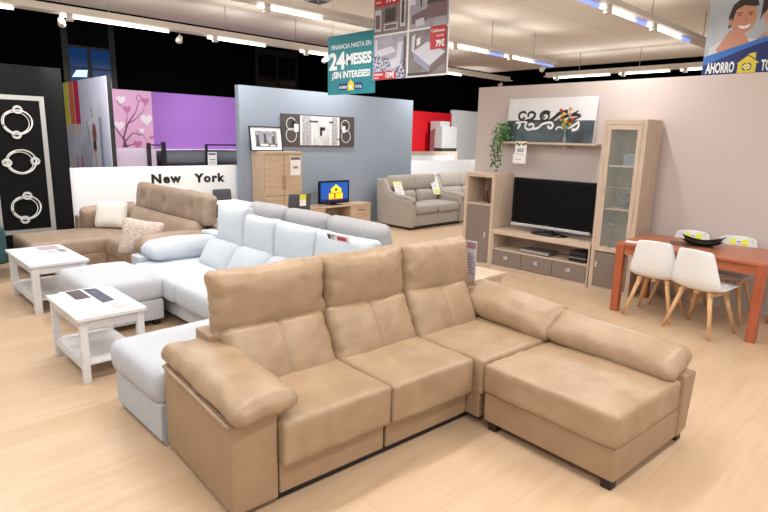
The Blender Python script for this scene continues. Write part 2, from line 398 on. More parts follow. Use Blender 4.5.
def fill_spot(x, y, z, tx, ty, tz, e, ang=70, lab=''):  # spotlights added to brighten the dim far walls and panels
    t = thing('spotlight', lab, 'spotlight', (x, y, z)); d = (Vector((tx, ty, tz)) - Vector((x, y, z))).normalized()
    MB().cyl(tuple(-d * .1), (0, 0, 0), .035, .05, m=None).build('lamp_head', RAIL, t); MB().cyl(tuple(-d * .06), (-d.x * .06, -d.y * .06, .1 - .0), .01, n=6).build('bracket', RAILD, t)
    l = bpy.data.lights.new('fill_spot', 'SPOT'); l.energy = e; l.spot_size = radians(ang); l.spot_blend = .7; l.shadow_soft_size = .05; l.color = (1, .98, .95)
    o = bpy.data.objects.new('fill_spot', l); col.objects.link(o); o.location = Vector((x, y, z)) + d * .02; o.rotation_euler = d.to_track_quat('-Z', 'Y').to_euler(); o['kind'] = 'structure'
fill_spot(-8.42, 6.6, 3.12, -12.2, 6.8, 2.0, 260, 56, 'added small cream spotlight on the left rail over the grey wall')
fill_spot(-8.42, 3.9, 3.12, -12.0, 4.6, 1.7, 230, 70, 'added small cream spotlight on the farthest left rail, aimed at the pink mural')
fill_spot(-8.42, 12.1, 3.12, -12.2, 14.2, 1.6, 520, 100, 'added small cream spotlight at the far end of the left rail')
fill_spot(-8.42, 2.35, 3.12, -10.1, 3.05, 1.9, 90, 80, 'added small cream spotlight on the left rail by the pencil panel')
fill_spot(-5.97, 9.9, 3.12, -9.4, 11.2, 1.0, 260, 60, 'added small cream spotlight at the far end of the middle rail')
# small ceiling vent
v = thing('ceiling_vent', 'small dark vent grille in the cream ceiling', 'vent', (-6.9, 5.3, 3.7))
MB().box(-.14, .14, -.14, .14, -.02, 0, .003).build('frame', RAILD, v)
mb = MB()
for i in range(6): mb.box(-.12, .12, -.11 + i * .04, -.095 + i * .04, -.028, -.02)
mb.build('slat', frm, v)

# ------------------------------------------------------------------ sectional beige sofa
# sofa frame: x = front, y = length, z = up
def foot(parent, x, y, w=.06, h=.06, m=DARKFOOT): MB().box(x - w / 2, x + w / 2, y - w / 2, y + w / 2, 0, h, .004).build('foot', m, parent)
th = radians(-3.58)
O = (-3.0, 2.05)      # frame origin (t, s)
ow = (O[0] * cos(th) - O[1] * sin(th), O[0] * sin(th) + O[1] * cos(th))
S = thing('sectional_sofa', 'large beige leather corner sofa with chaise, in the foreground', 'sofa', (ow[0], ow[1], 0), th)
def T(t, s, z=0): return Vector((t - O[0], s - O[1], z))
def sbox(t0, t1, s0, s1, z0, z1, bev=.012): return MB().box(t0 - O[0], t1 - O[0], s0 - O[1], s1 - O[1], z0, z1, bev, seg=3)
# arm body
t0, t1, s0, s1 = -3.04, -2.2, 1.005, 1.25
MB().hexa([T(t0, s0, .035), T(t1, s0, .035), T(t1, s1, .035), T(t0, s1, .035), T(t0, s0, .53), T(t1, s0, .50), T(t1, s1, .50), T(t0, s1, .53)], bev=.012).build('arm_panel', LEATHER_D, S)
ap = MB(); ap.tube([T(-2.2 + .012 - i * .04, .993, .502 + i * .0015) for i in range(21)], .012, n=8)
ap.build('arm_piping', LEATHER, S)
cushion('arm_cushion', S, LEATHER, (.93, .35, .15), basis((-1, 0, .035), (0, -1, 0), T(-2.60, 1.175, .565)), r=.07, puff=.02, pinch=.5, wr=.014, wf=3.5, seed=3, step=.025, corner=.03)
# backs
sbox(-3.05, -2.86, 1.2, 3.45, .05, .70).build('back_frame', LEATHER_D, S)
sbox(-2.90, -2.80, 1.26, 3.4, .1, .66).build('back_rest_core', LEATHER_D, S)
for i, (a0, a1, z, tl) in enumerate([(1.245, 1.975, 0, 0), (1.98, 2.665, 0, 0), (2.67, 3.35, 0, 0)]):
    cushion('head_cushion', S, LEATHER, (a1 - a0, .385, .21), basis((0, 1, 0), (-.10, 0, 1), T(-2.92, (a0 + a1) / 2, .85)), r=.045, puff=.03, pinch=.35, wr=.013, wf=3.2, seed=10 + i, step=.018, corner=.045)
    b0, b1 = (1.255, 1.935, ) if i == 0 else ((1.94, 2.625) if i == 1 else (2.63, 3.27))
    cushion('lumbar_cushion', S, LEATHER, (b1 - b0, .42, .2), basis((0, 1, 0), (-.5, 0, 1), T(-2.78, (b0 + b1) / 2, .53)), r=.06, puff=.035, pinch=.75, wr=.006, wf=4, seed=20 + i, step=.013, seams=[('x', 0, .016, .008)])
# seats
for i, (a0, a1, f) in enumerate([(1.256, 1.945, -2.15), (1.95, 2.63, -2.14), (2.635, 3.33, -2.075)]):
    c = cushion('seat_cushion', S, LEATHER, (f + 2.88, a1 - a0, .235), basis((1, 0, 0), (0, 1, 0), T((f - 2.88) / 2, (a0 + a1) / 2, .335)), r=.026, puff=.012, wr=.005, wf=3, seed=30 + i, step=.028)
for i, (a0, a1) in enumerate([(1.256, 1.928), (1.946, 2.63)]):
    sbox(-2.9, -2.2, a0, a1, .055, .23, .008).build('base', LEATHER_D, S)
sbox(-2.9, -2.1, 2.64, 3.36, .055, .23, .008).build('base', LEATHER_D, S)
sbox(-2.88, -2.24, 1.26, 3.3, .0, .055, .003).build('plinth', BLACK, S)
# chaise
sbox(-2.062, -1.19, 2.64, 3.40, .06, .255, .014).build('chaise_base', LEATHER_D, S)
cushion('chaise_cushion', S, LEATHER, (.88, .80, .19), basis((1, 0, 0), (0, 1, 0), T(-1.625, 3.02, .345)), r=.024, puff=.014, wr=.006, wf=3, seed=40, step=.025)
# long right arm wall behind the corner seat and chaise
MB().hexa([T(-3.02, 3.40, .06), T(-1.18, 3.40, .06), T(-1.20, 3.57, .06), T(-3.02, 3.60, .06), T(-3.02, 3.38, .50), T(-1.165, 3.36, .475), T(-1.16, 3.51, .475), T(-3.02, 3.56, .50)], bev=.014).build('side_panel', LEATHER_D, S)
cushion('arm_cushion', S, LEATHER, (.84, .34, .18), basis((1, 0, -.06), (0, 1, .5), T(-2.46, 3.41, .555)), r=.08, puff=.03, pinch=.55, wr=.012, wf=3.5, seed=50, step=.025, corner=.03)
cushion('arm_cushion', S, LEATHER, (.88, .29, .16), basis((1, 0, -.03), (0, 1, .5), T(-1.635, 3.40, .525)), r=.08, puff=.025, pinch=.6, wr=.01, wf=3.5, seed=52, step=.025, corner=.03)
for (t, s) in ((-2.0, 2.69), (-1.24, 2.69), (-1.24, 3.5), (-2.98, 1.06), (-2.98, 3.5)): foot(S, t - O[0], s - O[1], h=.07)
foot(S, -2.27 - O[0], 1.06 - O[1], h=.045)
# hanging price sheets on the third head cushion
hs = thing('price_sheet', 'printed price sheets hanging off the right end of the beige sofa back', 'price tag', (-2.66, 3.58, .70))
M = basis((-.9, .3, 0), (0, 0, 1), (0, 0, 0))
MB().box(-.05, .05, -.002, .002, 0, .31).build('sheet', mat('lilac grey paper', (196, 192, 202), .6), hs, M=basis((1, -.05, 0), (0, 0, 1), (0, 0, 0)) @ Matrix.Rotation(-pi / 2, 4, 'X'))
a = Art(basis((1, -.05, 0), (0, 0, 1), (0, -.004, 0)))
a.rect(-.045, .045, .25, .30, mat('mauve print', (150, 110, 125), .6))
for i in range(8): a.rect(-.04, .02 + .02 * (i % 2), .2 - i * .022, .207 - i * .022, mat('grey print', (130, 128, 135), .6))
a.build('print', hs)
sg = thing('price_card', 'small white card with red and black print on the last white head cushion', 'price tag', (-3.36, 2.79, .99), 0)
M = basis((1, 0, 0), (0, -.35, 1), (0, 0, 0))
MB().box(-.14, .14, 0, .06, -.001, .001).build('card', PAPER, sg, M=M)
a = Art(M @ Matrix.Translation((0, 0, .002))); a.rect(-.13, -.09, .008, .05, mat('dark print', (60, 60, 66), .6)); a.rect(-.07, -.06, .01, .045, MATS['dark print']); a.rect(-.01, .1, .012, .045, mat('red print', (190, 36, 56), .6)); a.rect(-.08, -.03, .04, .046, MATS['dark print']); a.build('print', sg)

# ------------------------------------------------------------------ white sofa (faces -Y)
def frameF(O_, rz):
    """returns T(t,s,z) with t along the front direction, s along the length"""
    return lambda t, s, z=0: Vector((t, s, z))
W = thing('sectional_sofa', 'pale blue white sofa with raised head cushions and a chaise, left of the beige sofa', 'sofa', (-4.6, 3.1, 0), -pi / 2)
# local x = 3.1 - Y, local y = X + 4.6
def Wl(X, Y, z): return Vector((3.1 - Y, X + 4.6, z))
def wbox(X0, X1, Y0, Y1, z0, z1, bev=.015): return MB().box(3.1 - Y1, 3.1 - Y0, X0 + 4.6, X1 + 4.6, z0, z1, bev, seg=3)
wbox(-6.1, -3.05, 2.98, 3.14, .05, .7).build('back_frame', WHITEF, W)
wbox(-6.17, -5.93, 2.2, 3.12, .05, .5).build('arm_panel', WHITEF, W)
wbox(-5.93, -3.8, 2.2, 3.0, .06, .25).build('base', WHITEF, W)
cushion('arm_cushion', W, WHITEF, (.82, .40, .2), basis((1, 0, 0), (0, 1, .05), Wl(-5.88, 2.66, .565)), r=.09, puff=.03, pinch=.6, wr=.008, wf=4, seed=61, step=.03)
for i, (x0, x1) in enumerate([(-5.92, -4.92), (-4.91, -3.80)]):
    cushion('seat_cushion', W, WHITEF, (.8, x1 - x0, .22), basis((1, 0, 0), (0, 1, 0), Wl((x0 + x1) / 2, 2.5, .345)), r=.06, puff=.025, wr=.004, seed=70 + i, step=.035, seams=[('y', -.02, .008, .01)])
hb = [-5.53, -4.99, -4.44, -3.83, -3.1]
for i in range(4):
    x0, x1 = hb[i], hb[i + 1]
    z1 = 1.15 if i == 0 else 1.02
    zc, hh, tilt = ((.835, .42, .08) if i == 0 else (.815, .38, .08))
    cushion('head_cushion', W, WHITEF, (x1 - x0 - .008, hh, .18), basis((0, 1, 0), (-tilt, 0, 1), Wl((x0 + x1) / 2, 2.95, zc)), r=.03 if i == 0 else .045, puff=.02, pinch=.3 if i == 0 else .45, wr=.007, wf=3, seed=80 + i, step=.025, corner=.2 if i == 0 else .05)
lb = [-5.52, -4.95, -4.37, -3.79, -3.1]
for i in range(4):
    x0, x1 = lb[i], lb[i + 1]
    cushion('lumbar_cushion', W, WHITEF, (x1 - x0 - .005, .36, .22), basis((0, 1, 0), (-.6, 0, 1), Wl((x0 + x1) / 2, 2.78, .54)), r=.09, puff=.03, pinch=.8, wr=.005, seed=90 + i, step=.035)
# near chaise
wbox(-3.70, -3.0, 1.17, 3.0, .035, .27, .012).build('chaise_base', WHITEF2, W)
cushion('chaise_cushion', W, WHITEF2, (1.80, .75, .21), basis((1, 0, 0), (0, 1, 0), Wl(-3.36, 2.04, .365)), r=.07, puff=.03, wr=.005, seed=97, step=.035, seams=[('y', -.35, .004, .008), ('y', .35, .004, .008)])
for (X, Y) in ((-3.67, 1.32), (-3.03, 1.32)): MB().box(3.1 - Y - .12, 3.1 - Y + .12, X + 4.6 - .02, X + 4.6 + .02, 0, .035).build('foot', CHROME, W)
for (X, Y) in ((-6.1, 2.26), (-6.1, 3.05), (-3.68, 2.9), (-3.15, 2.9)): foot(W, 3.1 - Y, X + 4.6, m=BLACK)
# loose pouf
P_ = thing('pouf', 'pale grey white rectangular pouf beside the two white tables', 'pouf', (-5.58, 1.79, 0))
MB().box(-.46, .46, -.33, .31, .06, .255, .015, seg=3).build('base', GREYF if 0 else WHITEF2, P_)
cushion('cushion', P_, WHITEF2, (.96, .68, .22), Matrix.Translation((0, -.01, .36)), r=.07, puff=.02, wr=.004, seed=99, step=.035)
for (x, y) in ((-.4, -.27), (.4, -.27), (-.4, .25), (.4, .25)): foot(P_, x, y, m=BLACK)

# ------------------------------------------------------------------ grey sofa back to back (faces +Y)
G = thing('sofa', 'light grey fabric sofa seen from behind, back to back with the white sofa', 'sofa', (-4.65, 3.5, 0), pi / 2)
def Gl(X, Y, z): return Vector((Y - 3.5, -(X + 4.65), z))
def gbox(X0, X1, Y0, Y1, z0, z1, bev=.015): return MB().box(Y0 - 3.5, Y1 - 3.5, -(X1 + 4.65), -(X0 + 4.65), z0, z1, bev, seg=3)
gbox(-5.9, -3.45, 3.32, 3.5, .05, .75).build('back_frame', GREYF, G)
gbox(-5.9, -3.45, 3.5, 4.2, .06, .26).build('base', GREYF, G)
gbox(-6.08, -5.9, 3.34, 4.2, .05, .6).build('arm_panel', GREYF, G); gbox(-3.45, -3.29, 3.34, 3.95, .05, .6).build('arm_panel', GREYF, G)
gb = [-5.78, -5.05, -4.33, -3.52]
for i in range(3):
    x0, x1 = gb[i], gb[i + 1]
    cushion('head_cushion', G, GREYF, (x1 - x0 - .008, .36, .2), basis((0, 1, 0), (-.18, 0, 1), Gl((x0 + x1) / 2, 3.5, .86)), r=.08, puff=.02, pinch=.7, wr=.007, wf=3, seed=110 + i, step=.035)
    cushion('seat_cushion', G, GREYF, (.62, x1 - x0 - .01, .2), basis((1, 0, 0), (0, 1, 0), Gl((x0 + x1) / 2, 3.87, .35)), r=.05, puff=.02, seed=115 + i, step=.06)
for (X, Y) in ((-6.0, 3.4), (-6.0, 4.1), (-3.4, 3.4), (-3.4, 3.9)): foot(G, Y - 3.5, -(X + 4.65), m=BLACK)

# ------------------------------------------------------------------ brown corner sofa (faces -Y)
B = thing('sectional_sofa', 'brown leather corner sofa with tufted raised back, below the New York lettering', 'sofa', (-7.3, 3.3, 0), -pi / 2)
def Bl(X, Y, z): return Vector((3.3 - Y, X + 7.3, z))
def bbox(X0, X1, Y0, Y1, z0, z1, bev=.015): return MB().box(3.3 - Y1, 3.3 - Y0, X0 + 7.3, X1 + 7.3, z0, z1, bev, seg=3)
bbox(-8.75, -6.0, 3.15, 3.32, .05, .72).build('back_frame', BROWN, B)
bbox(-8.75, -8.58, 2.38, 3.16, .05, .62).build('arm_panel', BROWN, B)
bbox(-6.25, -6.02, 2.4, 3.15, .05, .5).build('arm_panel', BROWN, B)
cushion('arm_cushion', B, BROWN, (.9, .34, .2), basis((1, 0, 0), (0, 1, 0), Bl(-6.16, 2.72, .57)), r=.09, puff=.03, pinch=.6, wr=.008, seed=120, step=.04)
cushion('corner_cushion', B, BROWN, (.78, .36, .22), basis((-1, .0, .05), (0, .45, 1), Bl(-8.52, 2.78, .60)), r=.09, puff=.03, pinch=.7, wr=.01, seed=121, step=.035)
cushion('lumbar_cushion', B, BROWN, (.42, .4, .22), basis((0, 1, 0), (-.5, 0, 1), Bl(-8.32, 3.02, .58)), r=.09, puff=.02, pinch=.8, wr=.006, seed=122, step=.04)
cushion('lumbar_cushion', B, BROWN, (1.92, .42, .24), basis((0, 1, 0), (-.5, 0, 1), Bl(-7.14, 2.97, .57)), r=.1, puff=.03, pinch=.8, wr=.007, seed=123, step=.035)
cushion('head_cushion', B, BROWN, (2.1, .38, .2), basis((0, 1, 0), (-.12, 0, 1), Bl(-7.14, 3.12, .91)), r=.07, puff=.02, pinch=.75, wr=.009, seed=124, step=.03,
        seams=[('x', -.36, .016, .018), ('x', .3, .016, .018)], tufts=[(-.68, 0, .04, .07), (-.03, 0, .04, .07), (.64, 0, .04, .07)])
bbox(-7.6, -6.26, 2.42, 3.15, .06, .26).build('base', BROWN, B)
bbox(-8.58, -7.62, 1.6, 3.15, .06, .26).build('chaise_base', BROWN, B)
cushion('seat_cushion', B, BROWN, (.76, 1.33, .22), basis((1, 0, 0), (0, 1, 0), Bl(-6.93, 2.77, .345)), r=.05, puff=.02, wr=.005, seed=126, step=.05)
cushion('chaise_cushion', B, BROWN, (1.56, .98, .22), basis((1, 0, 0), (0, 1, 0), Bl(-8.1, 2.35, .345)), r=.06, puff=.02, wr=.006, seed=127, step=.05)
for (X, Y) in ((-8.5, 1.7), (-7.7, 1.7), (-8.6, 3.1), (-6.1, 3.1), (-6.1, 2.5)): foot(B, 3.3 - Y, X + 7.3, m=BLACK)
# throw pillows
wp = thing('throw_pillow', 'white square pillow leaning in the corner of the brown sofa', 'pillow', (-8.2, 2.7, .46))
cushion('cover', wp, mat('cream pillow cloth', (228, 222, 214), .85, bump=.3, bscale=60), (.44, .36, .15), basis((.72, .69, 0), (-.2, .2, 1), (.0, -.0, .2)), r=.07, pinch=.25, puff=.01, corner=.08, wr=.004, seed=130, step=.03)
a = Art(basis((.72, .69, 0), (-.2, .2, 1), (.055, -.055, .17)))
lace = mat('beige lace trim', (188, 172, 156), .8)
mb = MB(); 
for i in range(15):
    u = -.19 + i * .027; mb.cyl((u, -.135, .02), (u, -.135, .035), .009, n=8)
mb.build('lace_trim', lace, wp, M=basis((.72, .69, 0), (-.2, .2, 1), (.0, -.0, .2)))
PAT = mat('beige diamond patterned cloth', (206, 192, 182), .85, rgb2=(184, 166, 154), vscale=48, detail=0)
pp = thing('throw_pillow', 'beige patterned pillow propped before the brown sofa arm', 'pillow', (-6.32, 2.40, .46))
cushion('cover', pp, PAT, (.42, .40, .13), basis((.35, .9, -.2), (-.05, .25, .95), (-.05, 0, .16)), r=.06, pinch=.2, puff=.01, corner=.1, wr=.004, seed=131, step=.03)

# ------------------------------------------------------------------ white washed tables
def low_table(label, x0, x1, y0, y1, h, leg=.06, shelf=.16, chim=False):
    cx, cy = (x0 + x1) / 2, (y0 + y1) / 2; w, d = (x1 - x0) / 2, (y1 - y0) / 2
    t = thing('coffee_table', label, 'coffee table', (cx, cy, 0))
    MB().box(-w, w, -d, d, h - .028, h, .004).build('table_top', WHITEW, t)
    i = .02; mb = MB()
    for sy in (-1, 1): mb.box(-w + leg, w - leg, sy * (d - i - .02) - .01, sy * (d - i - .02) + .01, h - .1, h - .028, .002)
    for sx in (-1, 1): mb.box(sx * (w - i - .02) - .01, sx * (w - i - .02) + .01, -d + leg, d - leg, h - .1, h - .028, .002)
    mb.build('apron', WHITEW, t)
    for sx in (-1, 1):
        for sy in (-1, 1):
            X1 = sx * (w - i); X0 = sx * (w - i - leg); Y1 = sy * (d - i); Y0 = sy * (d - i - leg)
            MB().box(min(X0, X1), max(X0, X1), min(Y0, Y1), max(Y0, Y1), 0, h - .028, .003).build('leg', WHITEW, t)
    MB().box(-w + i + .015, w - i - .015, -d + i + .015, d - i - .015, shelf - .02, shelf, .003).build('shelf', WHITEW, t)
    mb = MB()
    for sy in (-1, 1): mb.box(-w + i + leg, w - i - leg, sy * (d - i - .02) - .01, sy * (d - i - .02) + .01, shelf - .06, shelf - .02)
    mb.build('shelf_rail', WHITEW, t)
    return t
low_table('small white washed table with a price leaflet on top, nearest the front', -4.97, -4.17, 1.09, 1.58, .5, leg=.05, shelf=.15)
low_table('larger white washed low table beside the brown sofa chaise', -7.2, -6.16, 1.24, 1.78, .5, leg=.065, shelf=.15)
# leaflets
lf = thing('brochure', 'glossy brochure with blue grey photographs on the small white table', 'leaflet', (-4.72, 1.33, .5))
M = FZ(0, 0, .0035, 0)
MB().box(-.27, .28, -.14, .17, 0, .003).build('sheet', PAPER, lf)
a = Art(M)
ph1 = mat('blue grey photo print', (96, 104, 132), .35, rgb2=(52, 52, 62), vscale=22); ph2 = mat('dark photo print', (112, 106, 110), .35, rgb2=(58, 52, 56), vscale=26)
a.poly([(-.25, .03), (.26, .03), (.22, .13), (-.22, .13)], ph1); a.poly([(-.25, -.1), (.05, -.1), (.05, .01), (-.25, .01)], ph2); a.build('photo', lf)
lf = thing('price_leaflet', 'white price leaflet with faint grey print on the small white table', 'leaflet', (-4.33, 1.33, .504))
MB().box(-.12, .13, -.17, .17, 0, .002).build('sheet', PAPER, lf)
a = Art(FZ(0, 0, .0025, pi / 2))
for i in range(7): a.rect(-.15, .0 + .1 * ((i * 7) % 3) / 2, .09 - i * .03, .096 - i * .03, MATS['grey print'])
a.rect(.06, .15, -.08, .08, mat('pale grey print', (190, 188, 194), .6)); a.build('print', lf)
lf = thing('price_leaflet', 'price leaflet with lilac print on the larger white table', 'leaflet', (-6.9, 1.62, .5), radians(5))
MB().box(-.25, .25, -.13, .13, 0, .002).build('sheet', PAPER, lf)
a = Art(FZ(0, 0, .0025)); lil = mat('lilac print', (172, 156, 170), .6)
a.rect(-.23, .0, -.1, .1, lil); a.rect(.03, .22, .02, .1, mat('dull lilac print', (140, 130, 146), .6)); a.rect(.03, .22, -.08, .0, MATS['pale grey print']); a.build('print', lf)

# ------------------------------------------------------------------ dining set
D = thing('dining_table', 'reddish cherry wood dining table by the pinkish wall', 'table', (-1.82, 6.4, 0))
MB().box(-.69, .69, -.45, .45, .73, .76, .005).build('table_top', CHERRY, D)
mb = MB(); mb.box(-.62, .62, -.43, -.41, .64, .73); mb.box(-.62, .62, .41, .43, .64, .73); mb.box(-.67, -.65, -.38, .38, .64, .73); mb.box(.65, .67, -.38, .38, .64, .73); mb.build('apron', CHERRY, D)
CH_L = mat('cherry red leg wood', (174, 96, 62), .4, rgb2=(158, 82, 52), vscale=4, stretch=(9, 9, .8))
for sx in (-1, 1):
    for sy in (-1, 1): MB().box(sx * .65 - .04, sx * .65 + .04, sy * .41 - .04, sy * .41 + .04, 0, .73, .003).build('leg', CH_L, D)

def make_chair():
    c = thing('dining_chair', '', 'chair')
    # shell; front = +x
    prof = [(.235, .445, .195), (.20, .452, .228), (.12, .444, .245), (0, .428, .25), (-.10, .424, .25), (-.165, .438, .248), (-.207, .482, .244), (-.23, .555, .236), (-.248, .64, .214), (-.262, .72, .195), (-.272, .79, .18), (-.277, .825, .17), (-.279, .84, .148)]
    bm = bmesh.new(); n = 18; rows = []
    for i, (x, z, w) in enumerate(prof):
        f = i / (len(prof) - 1); back = min(1, max(0, (f - .3) / .35)); row = []
        for j in range(n + 1):
            u = -1 + 2 * j / n
            e = abs(u) ** 2.6
            px = x + back * .075 * e * (1 - .3 * f); pz = z + (1 - back) * .045 * e * min(1, .35 + i / 4) + (0 if back < 1 else 0) - (.012 * e if i > 9 else 0)
            row.append(bm.verts.new((px, u * w, pz)))
        rows.append(row)
    for A, Bq in zip(rows, rows[1:]):
        for j in range(n): bm.faces.new([A[j], A[j + 1], Bq[j + 1], Bq[j]])
    bmesh.ops.recalc_face_normals(bm, faces=bm.faces[:])
    bmesh.ops.solidify(bm, geom=bm.faces[:], thickness=.012)
    me = bpy.data.meshes.new('shell'); bm.to_mesh(me); bm.free(); me.materials.append(WHITEP)
    for p in me.polygons: p.use_smooth = True
    o = bpy.data.objects.new('shell', me); col.objects.link(o); o.parent = c
    cushion('seat_pad', c, mat('white pad leatherette', (232, 232, 234), .5), (.36, .37, .04), Matrix.Translation((.035, 0, .468)), r=.019, puff=.008, step=.04)
    mb = MB(); mb.box(-.13, .15, -.02, .02, .395, .43); mb.box(-.02, .02, -.15, .15, .395, .43); mb.box(-.16, .16, -.16, -.125, .39, .425, .003); mb.box(-.16, .16, .125, .16, .39, .425, .003)
    mb.build('seat_bracket', LEGWOOD, c)
    for sx in (-1, 1):
        for sy in (-1, 1):
            MB().cyl((sx * .225, sy * .235, 0), (sx * .125, sy * .13, .43), .015, .025, n=10).build('leg', LEGWOOD, c)
    return c
ch0 = make_chair()
spots = [(-2.11, 6.13, 92, 'white shell dining chair on the near side of the table, left one'),
         (-1.62, 5.98, 77, 'white shell dining chair on the near side of the table, right one'),
         (-2.08, 6.74, -90, 'white shell dining chair with yellow sticker against the wall, farther left behind the table'),
         (-1.62, 6.74, -90, 'white shell dining chair with yellow sticker, behind the right end of the table')]
YEL = mat('fluorescent yellow sticker', (226, 232, 40), .6, emit=.12)  # slight glow put into the sticker colour by emission
chairs = []
for i, (x, y, a, lab) in enumerate(spots):
    o = ch0 if i == 0 else copy_tree(ch0)
    chairs.append(o)
    o.location = (x, y, 0); o.rotation_euler = (0, 0, radians(a)); o['label'] = lab; o['group'] = 'white dining chairs round the cherry table'
for o in chairs[2:]:
    st = thing('price_sticker', '', 'sticker', o.location)
    o2 = o
    st.rotation_euler = o.rotation_euler
    a = Art(basis((0, 1, 0), (-.17, 0, 1), (-.243, 0, .755)))
    a.rect(-.085, -.025, -.0, .05, YEL); a.rect(.02, .09, -.0, .052, YEL); a.rect(-.03, .03, .005, .045, PAPER); a.rect(-.02, .02, .02, .03, mat('violet print', (120, 90, 170), .6))
    a.build('label_strip', st)
s_ = [x for x in bpy.data.objects if x.name.startswith('price_sticker')]
s_[0]['label'] = 'yellow price sticker on the far left dining chair back'; s_[1]['label'] = 'yellow price sticker on the far right dining chair back'
# black leaf dish and mat
rn = thing('table_mat', 'thin brown woven mat under the black dish on the dining table', 'mat', (-1.93, 6.46, .76), radians(20))
MB().box(-.2, .2, -.14, .14, 0, .004).build('cloth', mat('brown woven mat', (120, 88, 70), .8, rgb2=(84, 60, 48), vscale=60), rn)
dd = thing('dish', 'black angular dish with raised tips on the dining table', 'dish', (-1.83, 6.47, .764), radians(15))
bm = bmesh.new(); n = 16; rows = []
for i in range(n + 1):
    row = []
    for j in range(n + 1):
        u, v = -1 + 2 * i / n, -1 + 2 * j / n
        k = 1 - .2 * (1 - u * u) * abs(v) ** 2
        kk = 1 - .2 * (1 - v * v) * abs(u) ** 2
        z = .012 + .045 * (abs(u * v) ** 1.5) + .03 * max(abs(u), abs(v)) ** 3
        row.append(bm.verts.new((u * .21 * kk, v * .17 * k, z)))
    rows.append(row)
for i in range(n):
    for j in range(n): bm.faces.new([rows[i][j], rows[i + 1][j], rows[i + 1][j + 1], rows[i][j + 1]])
bmesh.ops.solidify(bm, geom=bm.faces[:], thickness=.008)
me = bpy.data.meshes.new('bowl'); bm.to_mesh(me); bm.free(); me.materials.append(mat('glossy black ceramic', (16, 18, 18), .15))
for p in me.polygons: p.use_smooth = True
o = bpy.data.objects.new('bowl', me); col.objects.link(o); o.parent = dd
tl = thing('price_leaflet', 'white leaflet lying on the left corner of the dining table', 'leaflet', (-2.38, 6.1, .76), radians(10))
MB().box(-.09, .09, -.06, .06, 0, .002).build('sheet', PAPER, tl)

# ------------------------------------------------------------------ wall unit
YF = 6.63
# low left cabinet
c = thing('side_cabinet', 'pale oak side cabinet with open niche and taupe door, left of the television', 'cabinet', (-4.85, YF, 0))
w, d = .26, .44
mb = MB(); mb.box(-w, -w + .055, 0, d, 0, 1.335, .003, BEECH); mb.box(w - .055, w, 0, d, 0, 1.335, .003, BEECH)
mb.box(-w + .055, w - .055, 0, d, 1.28, 1.335, .003, BEECHH); mb.box(-w + .055, w - .055, .01, d, .88, .905, 0, BEECHH); mb.box(-w + .055, w - .055, .01, d, 0, .05, 0, BEECHH)
mb.box(-w + .055, w - .055, d - .02, d, .05, 1.28, 0, BEECH); mb.build('carcass', None, c)
dr = MB().box(-w + .06, w - .06, -.002, .02, .055, .878, .003).build('door', TAUPE, c)
MB().box(.13, .155, -.02, -.002, .42, .5, .003).build('handle', CHROME, dr)
# TV bench
c = thing('media_bench', 'low pale oak television bench with three taupe drawers', 'cabinet', (-3.82, YF, 0))
w = .755
W0, W1 = -.762, .702
mb = MB(); mb.box(W0, W1, -.005, d, .50, .565, .003, BEECHH); mb.box(W0, W0 + .02, 0, d, 0, .50, 0, BEECH); mb.box(W1 - .02, W1, 0, d, 0, .50, 0, BEECH)
mb.box(W0 + .02, W1 - .02, .01, d, .275, .295, 0, BEECHH); mb.box(W0 + .02, W1 - .02, .005, d, 0, .055, 0, BEECHH); mb.box(W0, W1, d - .02, d, .055, .5, 0, BEECHH); mb.build('carcass', None, c)
for i in range(3):
    a0 = W0 + .022 + i * .474; dr = MB().box(a0, a0 + .468, -.003, .35, .06, .272, .003).build('drawer', TAUPE, c)
    mb = MB(); cx = a0 + .234; mb.box(cx - .035, cx + .035, -.02, -.004, .195, .205); mb.box(cx - .035, cx - .025, -.02, -.004, .165, .205); mb.box(cx + .025, cx + .035, -.02, -.004, .165, .205); mb.box(cx - .035, cx + .035, -.006, -.0035, .16, .21)
    mb.build('handle', CHROME, dr)
# devices in the bench
dv = thing('disc_player', 'slim silver disc player in the open slot of the television bench', 'disc player', (-3.92, 6.8, .295))
MB().box(-.22, .22, -.12, .14, .01, .05, .004).build('case', mat('grey metal case', (120, 122, 122), .35, metal=.6), dv)
MB().box(-.215, .215, -.124, -.12, .012, .048).build('front_panel', mat('silver panel', (175, 178, 178), .3, metal=.5), dv)
mb = MB(); [mb.cyl((x, y, 0), (x, y, .012), .012, n=8) for x in (-.18, .18) for y in (-.08, .1)]; mb.build('foot', BLACK, dv)
dv = thing('receiver_box', 'stacked black set top box right of the disc player', 'electronics', (-3.3, 6.8, .295))
for i in range(3): MB().box(-.12, .12, -.12, .1, .005 + i * .045, .043 + i * .045, .004).build('case', BLACK, dv)
MB().box(-.115, .115, -.123, -.12, .052, .058).build('trim_strip', CHROME, dv)
# TV
tv = thing('television', 'large black flat television with silver lower edge on the oak bench', 'television', (-3.8, 6.78, .565))
MB().box(-.588, .588, 0, .07, .095, .74, .012, seg=3).build('body', mat('black tv case', (7, 7, 8), .3, spec=.25), tv)
MB().box(-.54, .54, -.003, .01, .155, .70).build('screen', TVBLACK, tv)
MB().box(-.585, .585, -.006, .02, .078, .116, .004).build('silver_edge', mat('silver plastic', (198, 200, 204), .3, metal=.3), tv)
mb = MB(); mb.lathe([(0, 0), (.26, 0), (.27, .012), (.2, .028), (.07, .035), (.06, .1)], (0, .06, 0), 28); mb.bm.transform(Matrix.Diagonal((1, .55, 1, 1))); mb.build('stand', mat('gloss black plastic', (16, 16, 17), .2), tv)
text('logo', 'SONIQ' if 0 else '-----', mat('grey logo print', (150, 150, 155), .5), tv, FY(-.05, -.0045, .125), .03)
